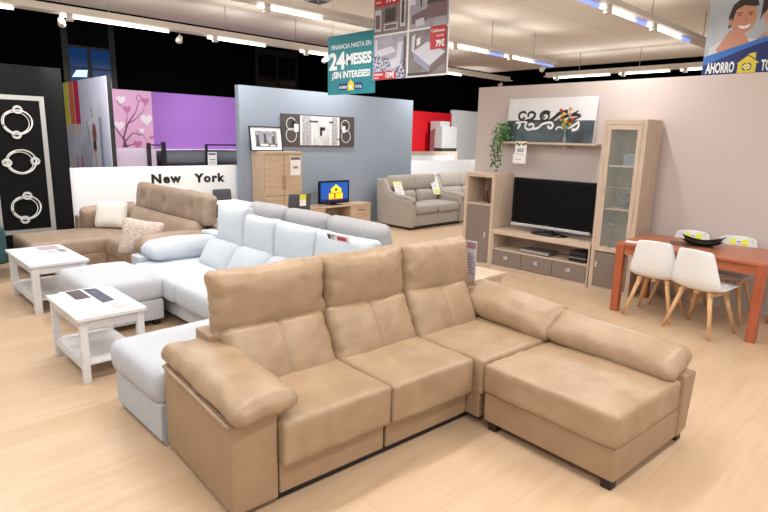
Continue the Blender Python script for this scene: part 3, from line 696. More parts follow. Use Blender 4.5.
# tall display cabinet
c = thing('display_cabinet', 'tall pale oak display cabinet with glass door right of the television', 'cabinet', (-2.85, YF, 0))
w = .255; H_ = 2.07
mb = MB(); mb.box(-w, -w + .05, 0, d, 0, H_, .003, BEECH); mb.box(w - .05, w, 0, d, 0, H_, .003, BEECH)
mb.box(-w + .05, w - .05, 0, d, H_ - .06, H_, .003, BEECHH); mb.box(-w + .05, w - .05, .005, d, 0, .05, 0, BEECHH); mb.box(-w + .05, w - .05, d - .02, d, .05, H_ - .06, 0, BEECH)
mb.box(-w + .05, w - .05, .03, d, .49, .51, 0, BEECHH); mb.build('carcass', None, c)
gd = MB()
x0, x1, z0, z1 = -w + .052, w - .052, .50, H_ - .063
for bx in ((x0, x0 + .05, z0, z1), (x1 - .05, x1, z0, z1)): gd.box(bx[0], bx[1], -.002, .02, bx[2], bx[3], .002, BEECH)
for bz in ((z0, z0 + .06), (z1 - .055, z1)): gd.box(x0 + .05, x1 - .05, -.002, .02, bz[0], bz[1], .002, BEECHH)
gdo = gd.build('glass_door', None, c)
MB().box(x0 + .048, x1 - .048, .006, .011, z0 + .05, z1 - .05).build('glass_pane', GLASS, gdo)
MB().box(x0 + .012, x0 + .03, -.02, -.002, 1.2, 1.27, .002).build('handle', CHROME, gdo)
ld = MB().box(x0, x1, -.002, .02, .055, .485, .003).build('lower_door', TAUPE, c)
MB().box(x0 + .02, x0 + .045, -.02, -.002, .3, .37, .002).build('handle', CHROME, ld)
for z in (.84, 1.02, 1.28, 1.53): MB().box(-w + .05, w - .05, .03, d - .02, z - .008, z + .008).build('shelf', GLASS if z in (.84, 1.28) else BEECHH, c)
# inside items
pf = thing('photo_frame', 'small silver framed photo on the upper shelf of the glass cabinet', 'photo frame', (-2.8, 6.8, 1.538), radians(-8))
MB().box(-.1, .1, 0, .012, 0, .14, .003).build('frame', mat('silver frame', (190, 190, 195), .3, metal=.5), pf); MB().box(-.08, .08, -.002, 0, .02, .12).build('photo', mat('pale blue photo', (170, 190, 220), .4, rgb2=(130, 120, 140), vscale=30), pf)
bl = thing('decor_ball', 'round woven grey ornament on the middle shelf of the glass cabinet', 'ornament', (-2.84, 6.85, 1.028))
mb = MB()
for k in range(14):
    q = Matrix.Rotation(k * pi / 14, 3, 'Z') @ Matrix.Rotation(k * 1.1, 3, 'X')
    mb.tube([q @ Vector((.085 * cos(t), .085 * sin(t), 0)) + Vector((0, 0, .09)) for t in [2 * pi * i / 20 for i in range(20)]], .007, 5, close=True)
mb.build('woven_ring', mat('grey rattan', (128, 118, 108), .6), bl)
gv = thing('glass_tumbler', 'clear tumbler on the lower glass cabinet shelf, left', 'glass', (-2.95, 6.8, .85)); MB().lathe([(0, .002), (.03, .002), (.036, .1), (.033, .1), (.028, .008), (0, .008)], n=16).build('cup', GLASS, gv)
g2 = copy_tree(gv); g2.location = (-2.76, 6.82, .85); g2['label'] = 'clear tumbler on the lower glass cabinet shelf, right'; 
for g_ in (gv, g2): g_['group'] = 'tumblers in the glass cabinet'
nc = thing('vase', 'brown carved figure in the open niche of the side cabinet', 'ornament', (-4.76, 6.83, .905))
MB().lathe([(0, 0), (.06, 0), (.068, .06), (.05, .15), (.065, .22), (.04, .28), (.0, .285)], n=14).build('body', mat('brown carved wood', (120, 72, 52), .5, rgb2=(80, 44, 34), vscale=30), nc)
nc2 = thing('vase', 'smaller brown figure left of the carved one in the niche', 'ornament', (-4.9, 6.88, .905))
MB().lathe([(0, 0), (.035, 0), (.04, .06), (.02, .12), (.03, .16), (0, .17)], n=14).build('body', MATS['brown carved wood'], nc2)
# wall shelf with bracket
sh = thing('wall_shelf', 'pale oak wall shelf above the television', 'shelf', (-4.12, 7.1, 1.77))
MB().box(-.78, .82, -.2, 0, -.012, .014, .002).build('board', BEECHH, sh)
for x in (-.35, .37): MB().box(x - .012, x + .012, -.17, 0, -.05, -.012, .002).build('bracket', BEECHH, sh)
# leaning picture
pc = thing('canvas_picture', 'long black and white canvas with curling scroll pattern on the shelf', 'picture', (-4.06, 7.03, 1.785), rot=(radians(-4), 0, 0))
MB().box(-.66, .65, -.02, .01, 0, .59, .002).build('canvas', mat('white canvas', (228, 228, 230), .6), pc)
dk = mat('dark slate paint', (50, 56, 62), .5, rgb2=(92, 106, 116), vscale=3.5); kb = mat('black brown paint', (36, 34, 36), .5)
a = Art(FY(0, -.021, 0))
a.rect(-.66, .65, 0, .29, dk)
wp_ = mat('white paint', (235, 235, 236), .5)
def Z(pts): return [((x - 370) / 462, (380 - y) / 508) for x, y in pts]
def sm(pts):
    out = []
    for i in range(len(pts) - 1):
        p0, p1, p2, p3 = pts[max(0, i - 1)], pts[i], pts[i + 1], pts[min(len(pts) - 1, i + 2)]
        for k in range(5):
            t = k / 5; out.append(tuple(.5 * (2 * p1[c] + (p2[c] - p0[c]) * t + (2 * p0[c] - 5 * p1[c] + 4 * p2[c] - p3[c]) * t * t + (3 * p1[c] - p0[c] - 3 * p2[c] + p3[c]) * t ** 3) for c in (0, 1)))
    return out + [pts[-1]]
for pts, w0, w1, m in (
    ([(192, 208), (184, 222), (166, 226), (150, 208), (156, 182), (182, 172), (202, 184)], .035, .03, kb),
    ([(222, 208), (216, 192), (236, 174), (262, 184), (264, 206), (240, 226), (200, 236)], .03, .04, kb),
    ([(340, 205), (330, 214), (322, 200), (340, 184), (364, 196), (362, 222), (334, 234), (310, 214), (312, 186), (340, 172), (372, 182)], .02, .04, kb),
    ([(165, 238), (230, 233), (300, 236), (380, 236)], .02, .03, kb),
    ([(372, 238), (405, 214), (440, 184), (490, 174)], .045, .05, kb), ([(430, 238), (470, 210), (520, 196), (575, 200)], .05, .035, kb), ([(500, 232), (540, 224), (584, 204)], .055, .01, kb), ([(520, 200), (540, 184), (560, 172)], .04, .015, kb),
    ([(130, 250), (160, 243), (215, 243)], .03, .02, wp_), ([(158, 248), (160, 268), (148, 290)], .05, .03, wp_),
    ([(215, 245), (204, 262), (210, 286), (236, 296), (262, 284), (262, 262), (240, 256), (230, 268)], .028, .03, wp_),
    ([(262, 292), (300, 282), (330, 256), (380, 246), (400, 262), (392, 284), (372, 280), (372, 266)], .03, .03, wp_),
    ([(425, 296), (436, 278), (466, 282), (472, 294)], .025, .02, wp_), ([(478, 270), (510, 282), (540, 264), (572, 240)], .03, .025, wp_), ([(530, 296), (560, 290), (572, 264), (566, 246)], .04, .02, wp_)):
    a.stroke(sm(Z(pts)), w0, m, w1)
a.rect(-.6, -.5, .46, .56, PAPER)
a.build('painting', pc)
# vase with flowers
vs = thing('flower_vase', 'slim glass vase with red and yellow flowers in front of the scroll canvas', 'vase', (-3.78, 6.97, 1.784))
MB().lathe([(0, .003), (.03, .003), (.025, .05), (.012, .13), (.022, .2), (.019, .2), (.01, .13), (.02, .05), (0, .008)], n=14).build('vase_glass', GLASS, vs)
FR, FYL, FO, FG = mat('red petals', (196, 44, 40), .6), mat('yellow petals', (212, 190, 70), .6), mat('peach petals', (222, 150, 110), .6), mat('green leaf', (70, 112, 50), .6)
random.seed(8)
for k in range(12):
    aa = random.uniform(0, 2 * pi); rr = random.uniform(.02, .11); zz = random.uniform(.22, .44); px, py = rr * cos(aa) * 1.1, rr * sin(aa) * .5
    mb = MB(); mb.tube([(0, 0, .08), (px * .4, py * .4, .2), (px, py, zz)], .0025, 5, FG)
    m_ = (FR, FYL, FO, FR, FYL)[k % 5]
    for q in range(6):
        ang = q * pi / 3; t = bmesh.new(); bmesh.ops.create_icosphere(t, subdivisions=1, radius=.014)
        mb.join(t, m_, Matrix.Translation((px + .014 * cos(ang), py + .008, zz + .014 * sin(ang))) @ Matrix.Diagonal((1, .6, .8, 1)))
    mb.build('flower_stem', None, vs)
# trailing plant
pl = thing('trailing_plant', 'green trailing ivy in a small pot at the left end of the wall shelf', 'plant', (-4.7, 6.98, 1.784))
pl.scale = (1.1, 1, 1.2)
MB().lathe([(0, 0), (.045, 0), (.06, .09), (.055, .09), (.05, .08), (0, .08)], n=16).build('pot', mat('dark green pot', (60, 78, 58), .6), pl)
stem, leaf = MB(), MB(); leaf.norecalc = 1
random.seed(5)
L1, L2 = mat('ivy leaf', (84, 142, 70), .5, rgb2=(58, 112, 48), vscale=20), mat('dark ivy leaf', (50, 84, 46), .5)
def lf_(p, s, m):
    d = Vector((random.uniform(-1, 1), random.uniform(-1, .2), random.uniform(-1, .6))).normalized(); n = Vector((random.uniform(-.6, .6), -1, random.uniform(-.3, .8))).normalized()
    side = d.cross(n).normalized()
    pts = [p, p + d * s * .45 + side * s * .42, p + d * s * .75 + side * s * .25, p + d * s * 1.15, p + d * s * .75 - side * s * .25, p + d * s * .45 - side * s * .42]
    c_ = leaf.bm.verts.new(p + d * s * .5 + n * s * .08); vv = [leaf.bm.verts.new(q) for q in pts]
    for i in range(6):
        f = leaf.bm.faces.new([c_, vv[i], vv[(i + 1) % 6]]); f.material_index = leaf.mi(m)
for k in range(150):
    p = Vector((random.gauss(-.02, .055), random.gauss(-.03, .035), random.uniform(.03, .23) - abs(random.gauss(0, .03)))); lf_(p, random.uniform(.025, .045), L1)
for k in range(9):
    x = -.12 + k * .018 + random.uniform(-.01, .01); ln = random.uniform(.18, .42); pts = [(0, 0, .1), (x * .8, -.09, .1), (x, -.135, .02)]
    for i in range(1, 8): pts.append((x + .02 * sin(i * 1.3 + k), -.14, .02 - ln * i / 7))
    stem.tube(pts, .002, 5)
    for q in pts[2:]:
        for r_ in range(2): lf_(Vector(q), random.uniform(.02, .036), L2 if q[2] < -.05 else L1)
stem.build('stem', FG, pl); leaf.build('foliage', None, pl)
# price tag below shelf
pt = thing('price_tag', 'white price tag with green floral top hanging from the wall shelf, reading 663', 'price tag', (-4.38, 6.893, 1.79))
MB().box(-.09, .09, -.002, .002, -.17, 0).build('upper_card', PAPER, pt); MB().box(-.115, .09, -.006, -.003, -.3, -.16).build('lower_card', PAPER, pt)
a = Art(FY(0, -.0035, 0))
for (u, v, m) in ((-.06, -.03, FG), (-.03, -.045, FG), (0, -.03, FYL), (.04, -.04, FG), (.07, -.03, FR)): a.ell(u, v, .022, .016, m)
a.build('floral_print', pt); text('number', '663', mat('grey ink', (120, 120, 130), .6), pt, FY(-.055, -.004, -.14), .07, bold=.002)
a = Art(FY(0, -.0065, 0)); a.rect(-.08, .06, -.175, -.17, MATS['grey ink']); a.rect(-.08, .02, -.25, -.245, MATS['grey print']); a.build('printed_lines', pt)

# oak coffee table behind the beige sofa
c = thing('oak_coffee_table', 'pale oak low table behind the right end of the beige sofa', 'coffee table', (-3.52, 4.6, 0))
MB().box(-.36, .34, -.42, .30, .42, .455, .004).build('table_top', BEECHH, c)
mb = MB(); mb.box(-.33, .31, -.39, -.37, .16, .42, 0, BEECHH); mb.box(-.33, .31, .25, .27, .16, .42, 0, BEECHH); mb.box(.29, .31, -.37, .25, .16, .42, 0, BEECHH); mb.box(-.33, -.31, -.37, .25, .16, .42, 0, BEECHH); mb.build('box_frame', None, c)
for sx in (-.30, .28):
    for sy in (-.36, .24): MB().box(sx - .03, sx + .03, sy - .03, sy + .03, 0, .16, .002).build('leg', BEECH, c)

# ------------------------------------------------------------------ grey wall group
c = thing('highboard', 'golden oak cupboard with four doors against the grey wall', 'cabinet', (-8.78, 5.56, 0))
# faces +X ; local x front
mb = MB(); mb.box(0, .38, -.27, .53, .04, 1.47, .003, OAK); mb.box(0, .4, -.275, .535, 1.47, 1.51, .003, OAK); mb.box(.02, .36, -.25, .5, 0, .04, 0, OAK); mb.build('carcass', None, c)
for (y0, y1) in ((-.245, .125), (.135, .505)):
    for (z0, z1) in ((.06, .74), (.75, 1.45)):
        dr = MB().box(.38, .4, y0, y1, z0, z1, .003).build('door', OAK, c)
        if z0 > .5: MB().box(.4, .42, (.095 if y0 < 0 else .15), (.11 if y0 < 0 else .165), .85, 1.1, .002).build('handle', mat('champagne handle', (190, 160, 125), .4, metal=.3), dr)
pt = thing('price_tag', 'white price tag stuck on the oak cupboard door', 'price tag', (-8.372, 5.93, 1.1))
MB().box(0, .003, -.11, .11, 0, .33).build('card', PAPER, pt)
a = Art(FX(.0035, 0, 0)); a.rect(-.1, .1, .27, .32, mat('dark floral print', (120, 100, 110), .6)); a.rect(-.07, .07, .16, .167, MATS['grey ink']); a.rect(-.05, .05, .12, .15, MATS['mauve print']); a.build('print', pt)
fr = thing('framed_picture', 'black framed city photograph with white mount leaning above the oak cupboard', 'picture', (-8.66, 5.53, 1.51), rot=(0, radians(-8), 0))
mb = MB(); w_, h_ = .33, .43
mb.box(0, .025, -w_, w_, 0, .02); mb.box(0, .025, -w_, w_, h_ - .02, h_); mb.box(0, .025, -w_, -w_ + .02, .02, h_ - .02); mb.box(0, .025, w_ - .02, w_, .02, h_ - .02); mb.build('frame', mat('black frame', (20, 20, 22), .4), fr)
MB().box(.003, .014, -w_ + .02, w_ - .02, .02, h_ - .02).build('mount', PAPER, fr)
a = Art(FX(.015, 0, 0)); g1, g2_, g3 = mat('grey photo', (168, 172, 180), .5, rgb2=(110, 112, 120), vscale=14), mat('dark grey photo', (70, 72, 80), .5), mat('mid grey photo', (120, 124, 132), .5, rgb2=(180, 182, 186), vscale=30)
a.rect(-.22, .22, .08, .35, g1)
for (u, wd, hh, m) in ((-.2, .05, .16, g2_), (-.13, .06, .22, g3), (-.05, .05, .18, g2_), (.03, .07, .2, g3), (.12, .05, .14, g2_), (.18, .04, .18, g3)): a.rect(u, u + wd, .12, .12 + hh, m)
a.rect(-.22, .22, .08, .13, g2_); a.ell(-.05, .11, .09, .02, PAPER); a.ell(.12, .1, .07, .012, PAPER); a.build('photo', fr)
# long canvas
cv = thing('canvas_picture', 'wide dark brown and grey abstract canvas with white rings on the grey wall', 'picture', (-8.8, 6.78, 1.6))
MB().box(0, .035, -.87, .87, 0, .58, .003).build('canvas', mat('dark brown canvas', (74, 68, 68), .6), cv)
a = Art(FX(.036, 0, 0)); pg, pw, bk = mat('pale silver paint', (190, 192, 196), .5, rgb2=(222, 222, 224), vscale=6), mat('off white paint', (228, 228, 230), .5), mat('black paint', (24, 24, 26), .5)
a.rect(-.46, .48, .02, .56, pg); a.rect(-.46, -.42, .02, .56, pw); a.rect(-.2, -.16, .02, .56, pw); a.rect(.24, .28, .02, .56, pw); a.rect(.44, .48, .02, .56, pw)
gg = mat('mid grey brushed', (150, 152, 158), .5, rgb2=(188, 188, 192), vscale=25); a.rect(-.41, -.21, .03, .55, gg); a.rect(.29, .43, .03, .55, gg)
a.stroke([(-.12, .03), (.06, .2), (.12, .26)], .016, pw); a.stroke([(.1, .42), (.2, .52)], .01, pw); a.stroke([(-.4, .42), (-.2, .54)], .008, pw)
for (cu, cv_, r) in ((-.66, .4, .11), (-.66, .2, .12), (.63, .4, .11), (.65, .2, .12)): a.ring(cu, cv_, r * .95, r, .013, pw)
a.rect(-.66, -.56, .34, .46, bk); a.rect(-.6, -.5, .26, .4, pw); a.rect(.58, .68, .36, .44, bk); a.rect(.55, .63, .27, .4, pw)
a.rect(-.25, -.05, .45, .475, bk); a.rect(.22, .32, .45, .475, bk); a.rect(.0, .12, .3, .36, bk); a.rect(0, .05, .2, .33, bk); a.rect(.42, .54, .13, .15, bk)
a.build('painting', cv)
# sideboard
c = thing('sideboard', 'low golden oak sideboard with open centre carrying the small television', 'cabinet', (-8.78, 6.95, 0))
mb = MB(); mb.box(0, .4, -.85, .85, .455, .49, .003, OAK); mb.box(.01, .38, -.84, .84, 0, .04, 0, OAK)
for y in (-.84, -.36, .3, .82): mb.box(.005, .38, y, y + .02, .04, .455, 0, OAK)
mb.box(.005, .02, -.82, .82, .04, .455, 0, OAK); mb.box(.02, .37, -.34, .3, .24, .258, 0, OAK); mb.build('carcass', None, c)
for (y0, y1) in ((-.835, -.345), (.305, .835)):
    dr = MB().box(.38, .4, y0, y1, .045, .45, .003).build('door', OAK, c); MB().box(.4, .415, (y0 + y1) / 2 - .08, (y0 + y1) / 2 + .08, .36, .37).build('handle', DARKFOOT, dr)
tv = thing('television', 'small television showing a blue screen with yellow lettering on the sideboard', 'television', (-8.5, 6.92, .49))
MB().box(-.03, .02, -.37, .37, .03, .47, .008).build('body', MATS['black tv case'], tv)
mb = MB(); mb.box(-.08, .08, -.16, .16, 0, .012, .004); mb.box(-.03, 0, -.05, .05, .012, .05); mb.build('stand', BLACK, tv)
scr = mat('lit blue screen', (30, 84, 170), .3, emit=.55); MB().box(.02, .024, -.34, .33, .065, .44).build('screen', scr, tv)
a = Art(FX(.025, 0, 0)); y_, o_, n_ = mat('lit yellow', (250, 226, 40), .4, emit=.6), mat('lit orange', (240, 130, 30), .4, emit=.6), mat('lit navy', (20, 30, 90), .4, emit=.4)
a.rect(-.34, .33, .065, .12, n_); a.rect(-.15, .2, .11, .24, o_); a.rect(-.09, .16, .24, .32, y_); a.poly([(-.12, .3), (.03, .4), (.17, .3)], y_); a.rect(-.14, -.01, .13, .22, y_); a.rect(.03, .19, .13, .22, y_); a.ell(.03, .3, .03, .03, n_, 10)
a.rect(-.02, .0, .12, .23, n_); a.build('picture', tv)

# ------------------------------------------------------------------ taupe two seater by the grey wall (faces +X)
def taupe_sofa(label, name, y0, y1, n, x0=-8.55):
    L = y1 - y0; t = thing(name, label, 'sofa' if n > 1 else 'armchair', (x0, (y0 + y1) / 2, 0)); h = L / 2
    MB().box(.05, .93, -h + .03, h - .03, .06, .30, .02, seg=3).build('base', TAUPEF, t)
    MB().prism([(0, .05), (.16, .05), (.24, .5), (.12, .98), (.03, .98), (-.04, .9)], 'y', -h + .04, h - .04, bev=.02).build('back_frame', TAUPEF, t)
    for s in (-1, 1):
        y_a, y_b = (-h - .0, -h + .14) if s < 0 else (h - .14, h)
        MB().prism([(0, .05), (.97, .05), (1.0, .5), (.97, .58), (.5, .62), (.27, .70), (.12, .95), (-.03, .97)], 'y', y_a, y_b, bev=.02).build('arm_panel', TAUPEF, t)
        yc = (y_a + y_b) / 2
        mb = MB(); mb.tube([(.98, yc, .55), (.96, yc, .60), (.8, yc, .625), (.5, yc, .64), (.29, yc, .71), (.14, yc, .95)], .055, 10); mb.build('arm_roll', TAUPEF, t, smooth=False)
    w = (L - .28) / n
    for i in range(n):
        yc = -h + .14 + w * (i + .5)
        cushion('seat_cushion', t, TAUPEF, (.72, w - .01, .18), Matrix.Translation((.62, yc, .39)), r=.06, puff=.025, wr=.003, seed=140 + i, step=.05)
        cushion('back_cushion', t, TAUPEF, (w - .01, .3, .2), basis((0, 1, 0), (-.15, 0, 1), (.27, yc, .58)), r=.08, puff=.02, pinch=.8, seed=150 + i, step=.05)
        cushion('head_cushion', t, TAUPEF, (w + .06, .34, .18), basis((0, 1, 0), (-.25, 0, 1), (.19, yc, .87)), r=.07, puff=.02, pinch=.8, seed=160 + i, step=.05)
    for x in (.1, .88):
        for y in (-h + .08, h - .08): foot(t, x, y, m=BLACK)
    MB().box(.08, .92, -h + .05, h - .05, .012, .07).build('plinth', BLACK, t)
    return t
taupe_sofa('taupe grey two seat sofa with rolled arms in front of the grey wall', 'loveseat', 8.06, 9.74, 2, -8.48)
taupe_sofa('matching taupe grey sofa standing just beyond the two seat sofa', 'loveseat', 9.8, 11.5, 2, -8.6)
for i, (p, lab) in enumerate([((-8.02, 8.25, .72), 'white price sheet with yellow strip on the left arm of the taupe sofa'), ((-8.15, 9.5, .78), 'white price sheet with green strip between the two taupe sofas')]):
    pt = thing('price_sheet', lab, 'price tag', p, rot=(0, radians(-25), 0))
    MB().box(0, .003, -.12, .12, -.2, .22).build('sheet', PAPER, pt)
    a = Art(FX(.0035, 0, 0)); a.rect(-.12, .12, .15, .22, mat('pale yellow strip', (236, 230, 150), .6) if i == 0 else PAPER); a.rect(-.08, .1, -.19, -.08, mat('yellow green strip', (216, 226, 120), .6) if i else PAPER)
    for k in range(4): a.rect(-.08, .06, .1 - k * .04, .107 - k * .04, MATS['grey print'])
    a.build('print', pt)

# ------------------------------------------------------------------ dark table and chairs behind the brown sofa
dt = thing('dining_table', 'white topped table with black apron behind the brown sofa', 'table', (-7.55, 4.45, 0))
MB().box(-.72, .58, -.3, .22, .73, .75, .003).build('white_top', WHITEWALL, dt); MB().box(-.7, .56, -.28, .2, .66, .73, .002).build('apron', BLACK, dt)
for x in (-.66, .5):
    for y in (-.24, .16): MB().box(x - .03, x + .03, y - .03, y + .03, 0, .716).build('leg', BLACK, dt)
DG = mat('dark grey upholstery', (78, 80, 86), .8)
def dark_chair(label, x, y, a, w=.42, zc=.7):
    c = thing('upholstered_chair', label, 'chair', (x, y, 0), radians(a), 'dark chairs by the white topped table')
    cushion('seat', c, DG, (.44, .44, .08), Matrix.Translation((0, 0, .45)), r=.035, puff=.01, step=.05)
    cushion('backrest', c, DG, (w, .42, .06), basis((0, 1, 0), (-.12, 0, 1), (-.23, 0, zc)), r=.03, pinch=.8, step=.04, bend=.03)
    for sx in (-1, 1):
        for sy in (-1, 1): MB().cyl((sx * .2, sy * .19, 0), (sx * .17, sy * .17, .43), .012, .016, n=8).build('leg', BLACK, c)
    return c
dark_chair('dark chair showing above the right end of the brown sofa back', -8.6, 4.72, 0, .34, .66)
dc = dark_chair('dark grey chair with yellow tag in front of the oak cupboard', -7.45, 5.2, 180)
yt = thing('price_tag', 'yellow and white tag on the dark chair back', 'price tag', (-7.45, 5.2, 0), pi)
mb = MB(); mb.box(-.285, -.28, -.07, .05, .72, .85, 0, PAPER); mb.box(-.288, -.285, -.07, .05, .82, .9, 0, mat('yellow tag', (222, 226, 60), .6)); mb.build('card', None, yt)
# teal armchair at the left edge
tc_ = thing('armchair', 'teal armchair cut off by the left edge beside the white table', 'armchair', (-8.15, 1.13, 0), radians(0))
TEAL = mat('teal velvet', (40, 78, 84), .8)
MB().box(-.4, .28, -.3, .18, .2, .42, .04, seg=3).build('base', TEAL, tc_); cushion('seat', tc_, TEAL, (.6, .4, .14), Matrix.Translation((0, -.06, .47)), r=.06, step=.06)
cushion('arm', tc_, TEAL, (.66, .46, .12), basis((1, 0, 0), (0, .0, 1), (-.06, .2, .42)), r=.055, step=.05)
cushion('backrest', tc_, TEAL, (.46, .6, .14), basis((0, 1, 0), (-.15, 0, 1), (-.42, -.06, .6)), r=.06, step=.06)
for x in (-.3, .2):
    for y in (-.24, .12): MB().cyl((x, y, 0), (x, y, .2), .014, .02, n=8).build('leg', BLACK, tc_)

# ------------------------------------------------------------------ black ring panel with silver frame
pn = thing('ring_panel', 'tall black art panel of white wire rings within a silver border', 'wall art', (-8.948, 1.55, .38))
mb = MB(); mb.box(0, .03, -.06, .63, 0, 1.85, .002); mb.build('board', mat('matte black board', (15, 15, 16), .6, spec=.1), pn)
mb = MB(); y0, y1, z0, z1 = -.06, .63, 0, 1.85; s_w = .06
mb.box(.03, .034, y0, y0 + s_w, z0, z1); mb.box(.03, .034, y1 - s_w, y1, z0, z1); mb.box(.03, .034, y0 + s_w, y1 - s_w, z1 - s_w, z1); mb.box(.03, .034, y0 + s_w, y1 - s_w, z0, z0 + s_w); mb.build('silver_border', SILVER, pn)
wire = mat('white wire', (222, 222, 220), .5)
for k, zc in enumerate((1.50, .98, .36)):
    mb = MB(); rot = (1.45, 0.05, 1.4)[k]
    for r_, o_ in ((.175, 0), (.162, .01), (.15, -.01), (.168, .014)):
        mb.tube([(.045, .285 + o_ + r_ * cos(t), zc + o_ * .6 + r_ * .92 * sin(t)) for t in [2 * pi * i / 32 for i in range(32)]], .0055, 5, close=True)
    for sg_ in (-1, 1):
        cy, cz = .285 + sg_ * .165 * cos(rot), zc + sg_ * .165 * sin(rot)
        for r_ in (.055, .045, .033): mb.tube([(.05, cy + r_ * cos(t), cz + r_ * .9 * sin(t)) for t in [2 * pi * i / 18 for i in range(18)]], .0045, 5, close=True)
    mb.build('wire_ring', wire, pn)
# New York lettering on the low white wall
ny = thing('lettering', 'black New York lettering on the low white wall', 'sign', (-9.0, 3.6, 1.0))
text('word_New', 'New', BLACK, ny, FX(.003, 0, .0), .195, bold=.009, extrude=.004, sx=1.12, spc=1.22)
text('word_York', 'York', BLACK, ny, FX(.003, .74, -.01), .195, bold=.009, extrude=.004, sx=1.12, spc=1.2)

# pencil poster panel
pp = thing('leaning_display_panel', 'tall white panel printed with pencils and a fashion figure behind the low wall', 'display panel', (-10.22, 3.09, 0))
MB().box(-1.1, 1.09, 0, .06, 0, 2.6, .003, m=None).build('board', mat('black panel edge', (20, 20, 22), .5), pp)
lav = mat('pale lavender print', (212, 214, 232), .5, rgb2=(192, 196, 220), vscale=1.2)
MB().box(-1.1, 1.07, -.006, 0, .02, 2.6).build('print_sheet', lav, pp)
a = Art(FY(0, -.007, 0))
for (u, m) in ((-.95, mat('yellow pencil', (232, 222, 70), .5)), (-.66, mat('orange pencil', (232, 122, 70), .5)), (-.38, mat('crimson pencil', (208, 48, 90), .5))):
    a.rect(u - .12, u + .12, 1.9, 2.6, m); a.poly([(u - .12, 1.9), (u + .12, 1.9), (u, 1.62)], mat('pencil wood', (226, 200, 190), .5)); 
    a.stroke([(u + .05 * sin(i * 1.1), 1.35 - i * .06) for i in range(12)], .05, m, .02)
wh, blk, rd = PAPER, MATS['dark print'], mat('dark red print', (160, 30, 50), .5)
a.poly([(.05, .2), (.6, .2), (.62, 2.0), (.35, 2.1), (.15, 1.9)], mat('paper shade grey', (226, 226, 236), .5)); a.poly([(.62, .2), (.72, .2), (.75, 2.0), (.62, 2.0)], mat('slate blue shadow print', (150, 156, 190), .5))
a.stroke([(.02, 1.95), (.2, 1.5), (.1, 1.2)], .02, blk); a.stroke([(.3, 2.15), (.36, 2.05), (.3, 2.0)], .03, blk)
a.ell(.38, 1.75, .1, .16, mat('dull red brown print', (150, 96, 100), .5)); a.ell(.36, 1.55, .08, .1, blk); a.poly([(.25, 1.2), (.55, 1.2), (.5, .75), (.28, .75)], rd); a.stroke([(.35, 1.5), (.38, 1.3), (.36, 1.2)], .04, mat('flesh print', (220, 180, 170), .5))
a.build('printed_drawing', pp)

# kids' room: pink mural, bed
pk = thing('mural_panel', 'pink mural panel with curling tree and hearts beside the purple wall', 'wall art', (-12.2, 4.72, 0))
MB().box(0, .03, -.55, .26, 0, 2.62).build('board', PINK, pk)
a = Art(FX(.031, 0, .28) @ Matrix.Diagonal((.85, .93, 1, 1))); br_, hp, hw = mat('plum branch print', (120, 62, 98), .5), mat('rose heart print', (206, 120, 180), .5), mat('white heart print', (250, 236, 248), .5)
def heart(u, v, s, m): a.poly([(u + s * .0625 * 16 * sin(t) ** 3 / 1.0, v + s * .0625 * (13 * cos(t) - 5 * cos(2 * t) - 2 * cos(3 * t) - cos(4 * t))) for t in [2 * pi * i / 20 for i in range(20)]], m)
def br(pts, w): a.stroke(pts, w, br_, w * .3)
br([(-.4, 1.2), (-.42, 1.5), (-.3, 1.8), (-.1, 2.05), (.0, 2.3)], .05); br([(-.42, 1.45), (-.6, 1.7), (-.66, 1.9)], .03); br([(-.4, 1.4), (-.2, 1.6), (.05, 1.55), (.2, 1.35)], .03); br([(-.4, 1.3), (-.2, 1.35), (-.05, 1.4)], .03); br([(-.3, 1.8), (-.1, 1.9), (.1, 2.1), (.14, 2.3)], .025); br([(-.36, 1.7), (-.3, 2.0), (-.45, 2.2)], .02)
a.poly([(-.6, 1.1), (-.2, 1.1), (-.34, 1.3), (-.4, 1.5), (-.46, 1.3)], br_)
for c_ in ((-.45, 2.25, .06), (0, 2.35, .06), (-.05, 1.6, .05)): a.ring(c_[0], c_[1], c_[2], c_[2], .014, br_)
for (u, v, s, m) in ((-.3, 2.1, .1, hp), (.15, 2.3, .1, hp), (-.1, 1.35, .11, hp), (-.42, 2.3, .1, hw), (-.5, 1.75, .12, hw), (.15, 1.9, .14, hw), (.02, 1.65, .07, hw), (.25, 1.5, .06, hp), (-.4, 1.1, .1, hw)): heart(u, v, s, m)
a.build('printed_tree', pk)
trim = MB().box(-12.19, -12.1, 4.99, 8.1, 1.40, 1.44).build('trim_1', WHITEWALL); trim['kind'] = 'structure'
bd = thing('bunk_bed', 'dark metal bunk bed with grey mattress behind the low white wall', 'bed', (-11.2, 6.2, 0))
STL = mat('dark steel tube', (52, 52, 58), .4, metal=.5)
mb = MB()
mb.box(.28, .34, -1.88, -1.82, 0, 1.59); mb.box(.28, .34, -1.60, -1.53, 0, 1.61); mb.box(.29, .32, -1.82, -1.6, 1.54, 1.565)
mb.box(.28, .33, -.7, -.66, 0, 1.58); mb.box(.29, .32, -.66, 1.2, 1.55, 1.58); mb.box(.28, .33, 1.2, 1.24, 0, 1.58)
mb.box(.28, .34, -1.6, 1.24, 1.1, 1.16); mb.box(-.6, -.55, -1.6, 1.24, 1.1, 1.16)
for y in (-1.58, 1.2): mb.box(-.6, -.55, y - .02, y + .02, 0, 1.3); mb.box(-.6, .3, y - .02, y + .02, 1.1, 1.15)
mb.build('frame', STL, bd)
cushion('mattress', bd, mat('dark grey bedding', (96, 100, 108), .8), (2.7, .78, .26), basis((0, 1, 0), (-1, 0, 0), (-.13, -.18, 1.29)), r=.12, puff=.03, wr=.01, step=.09)
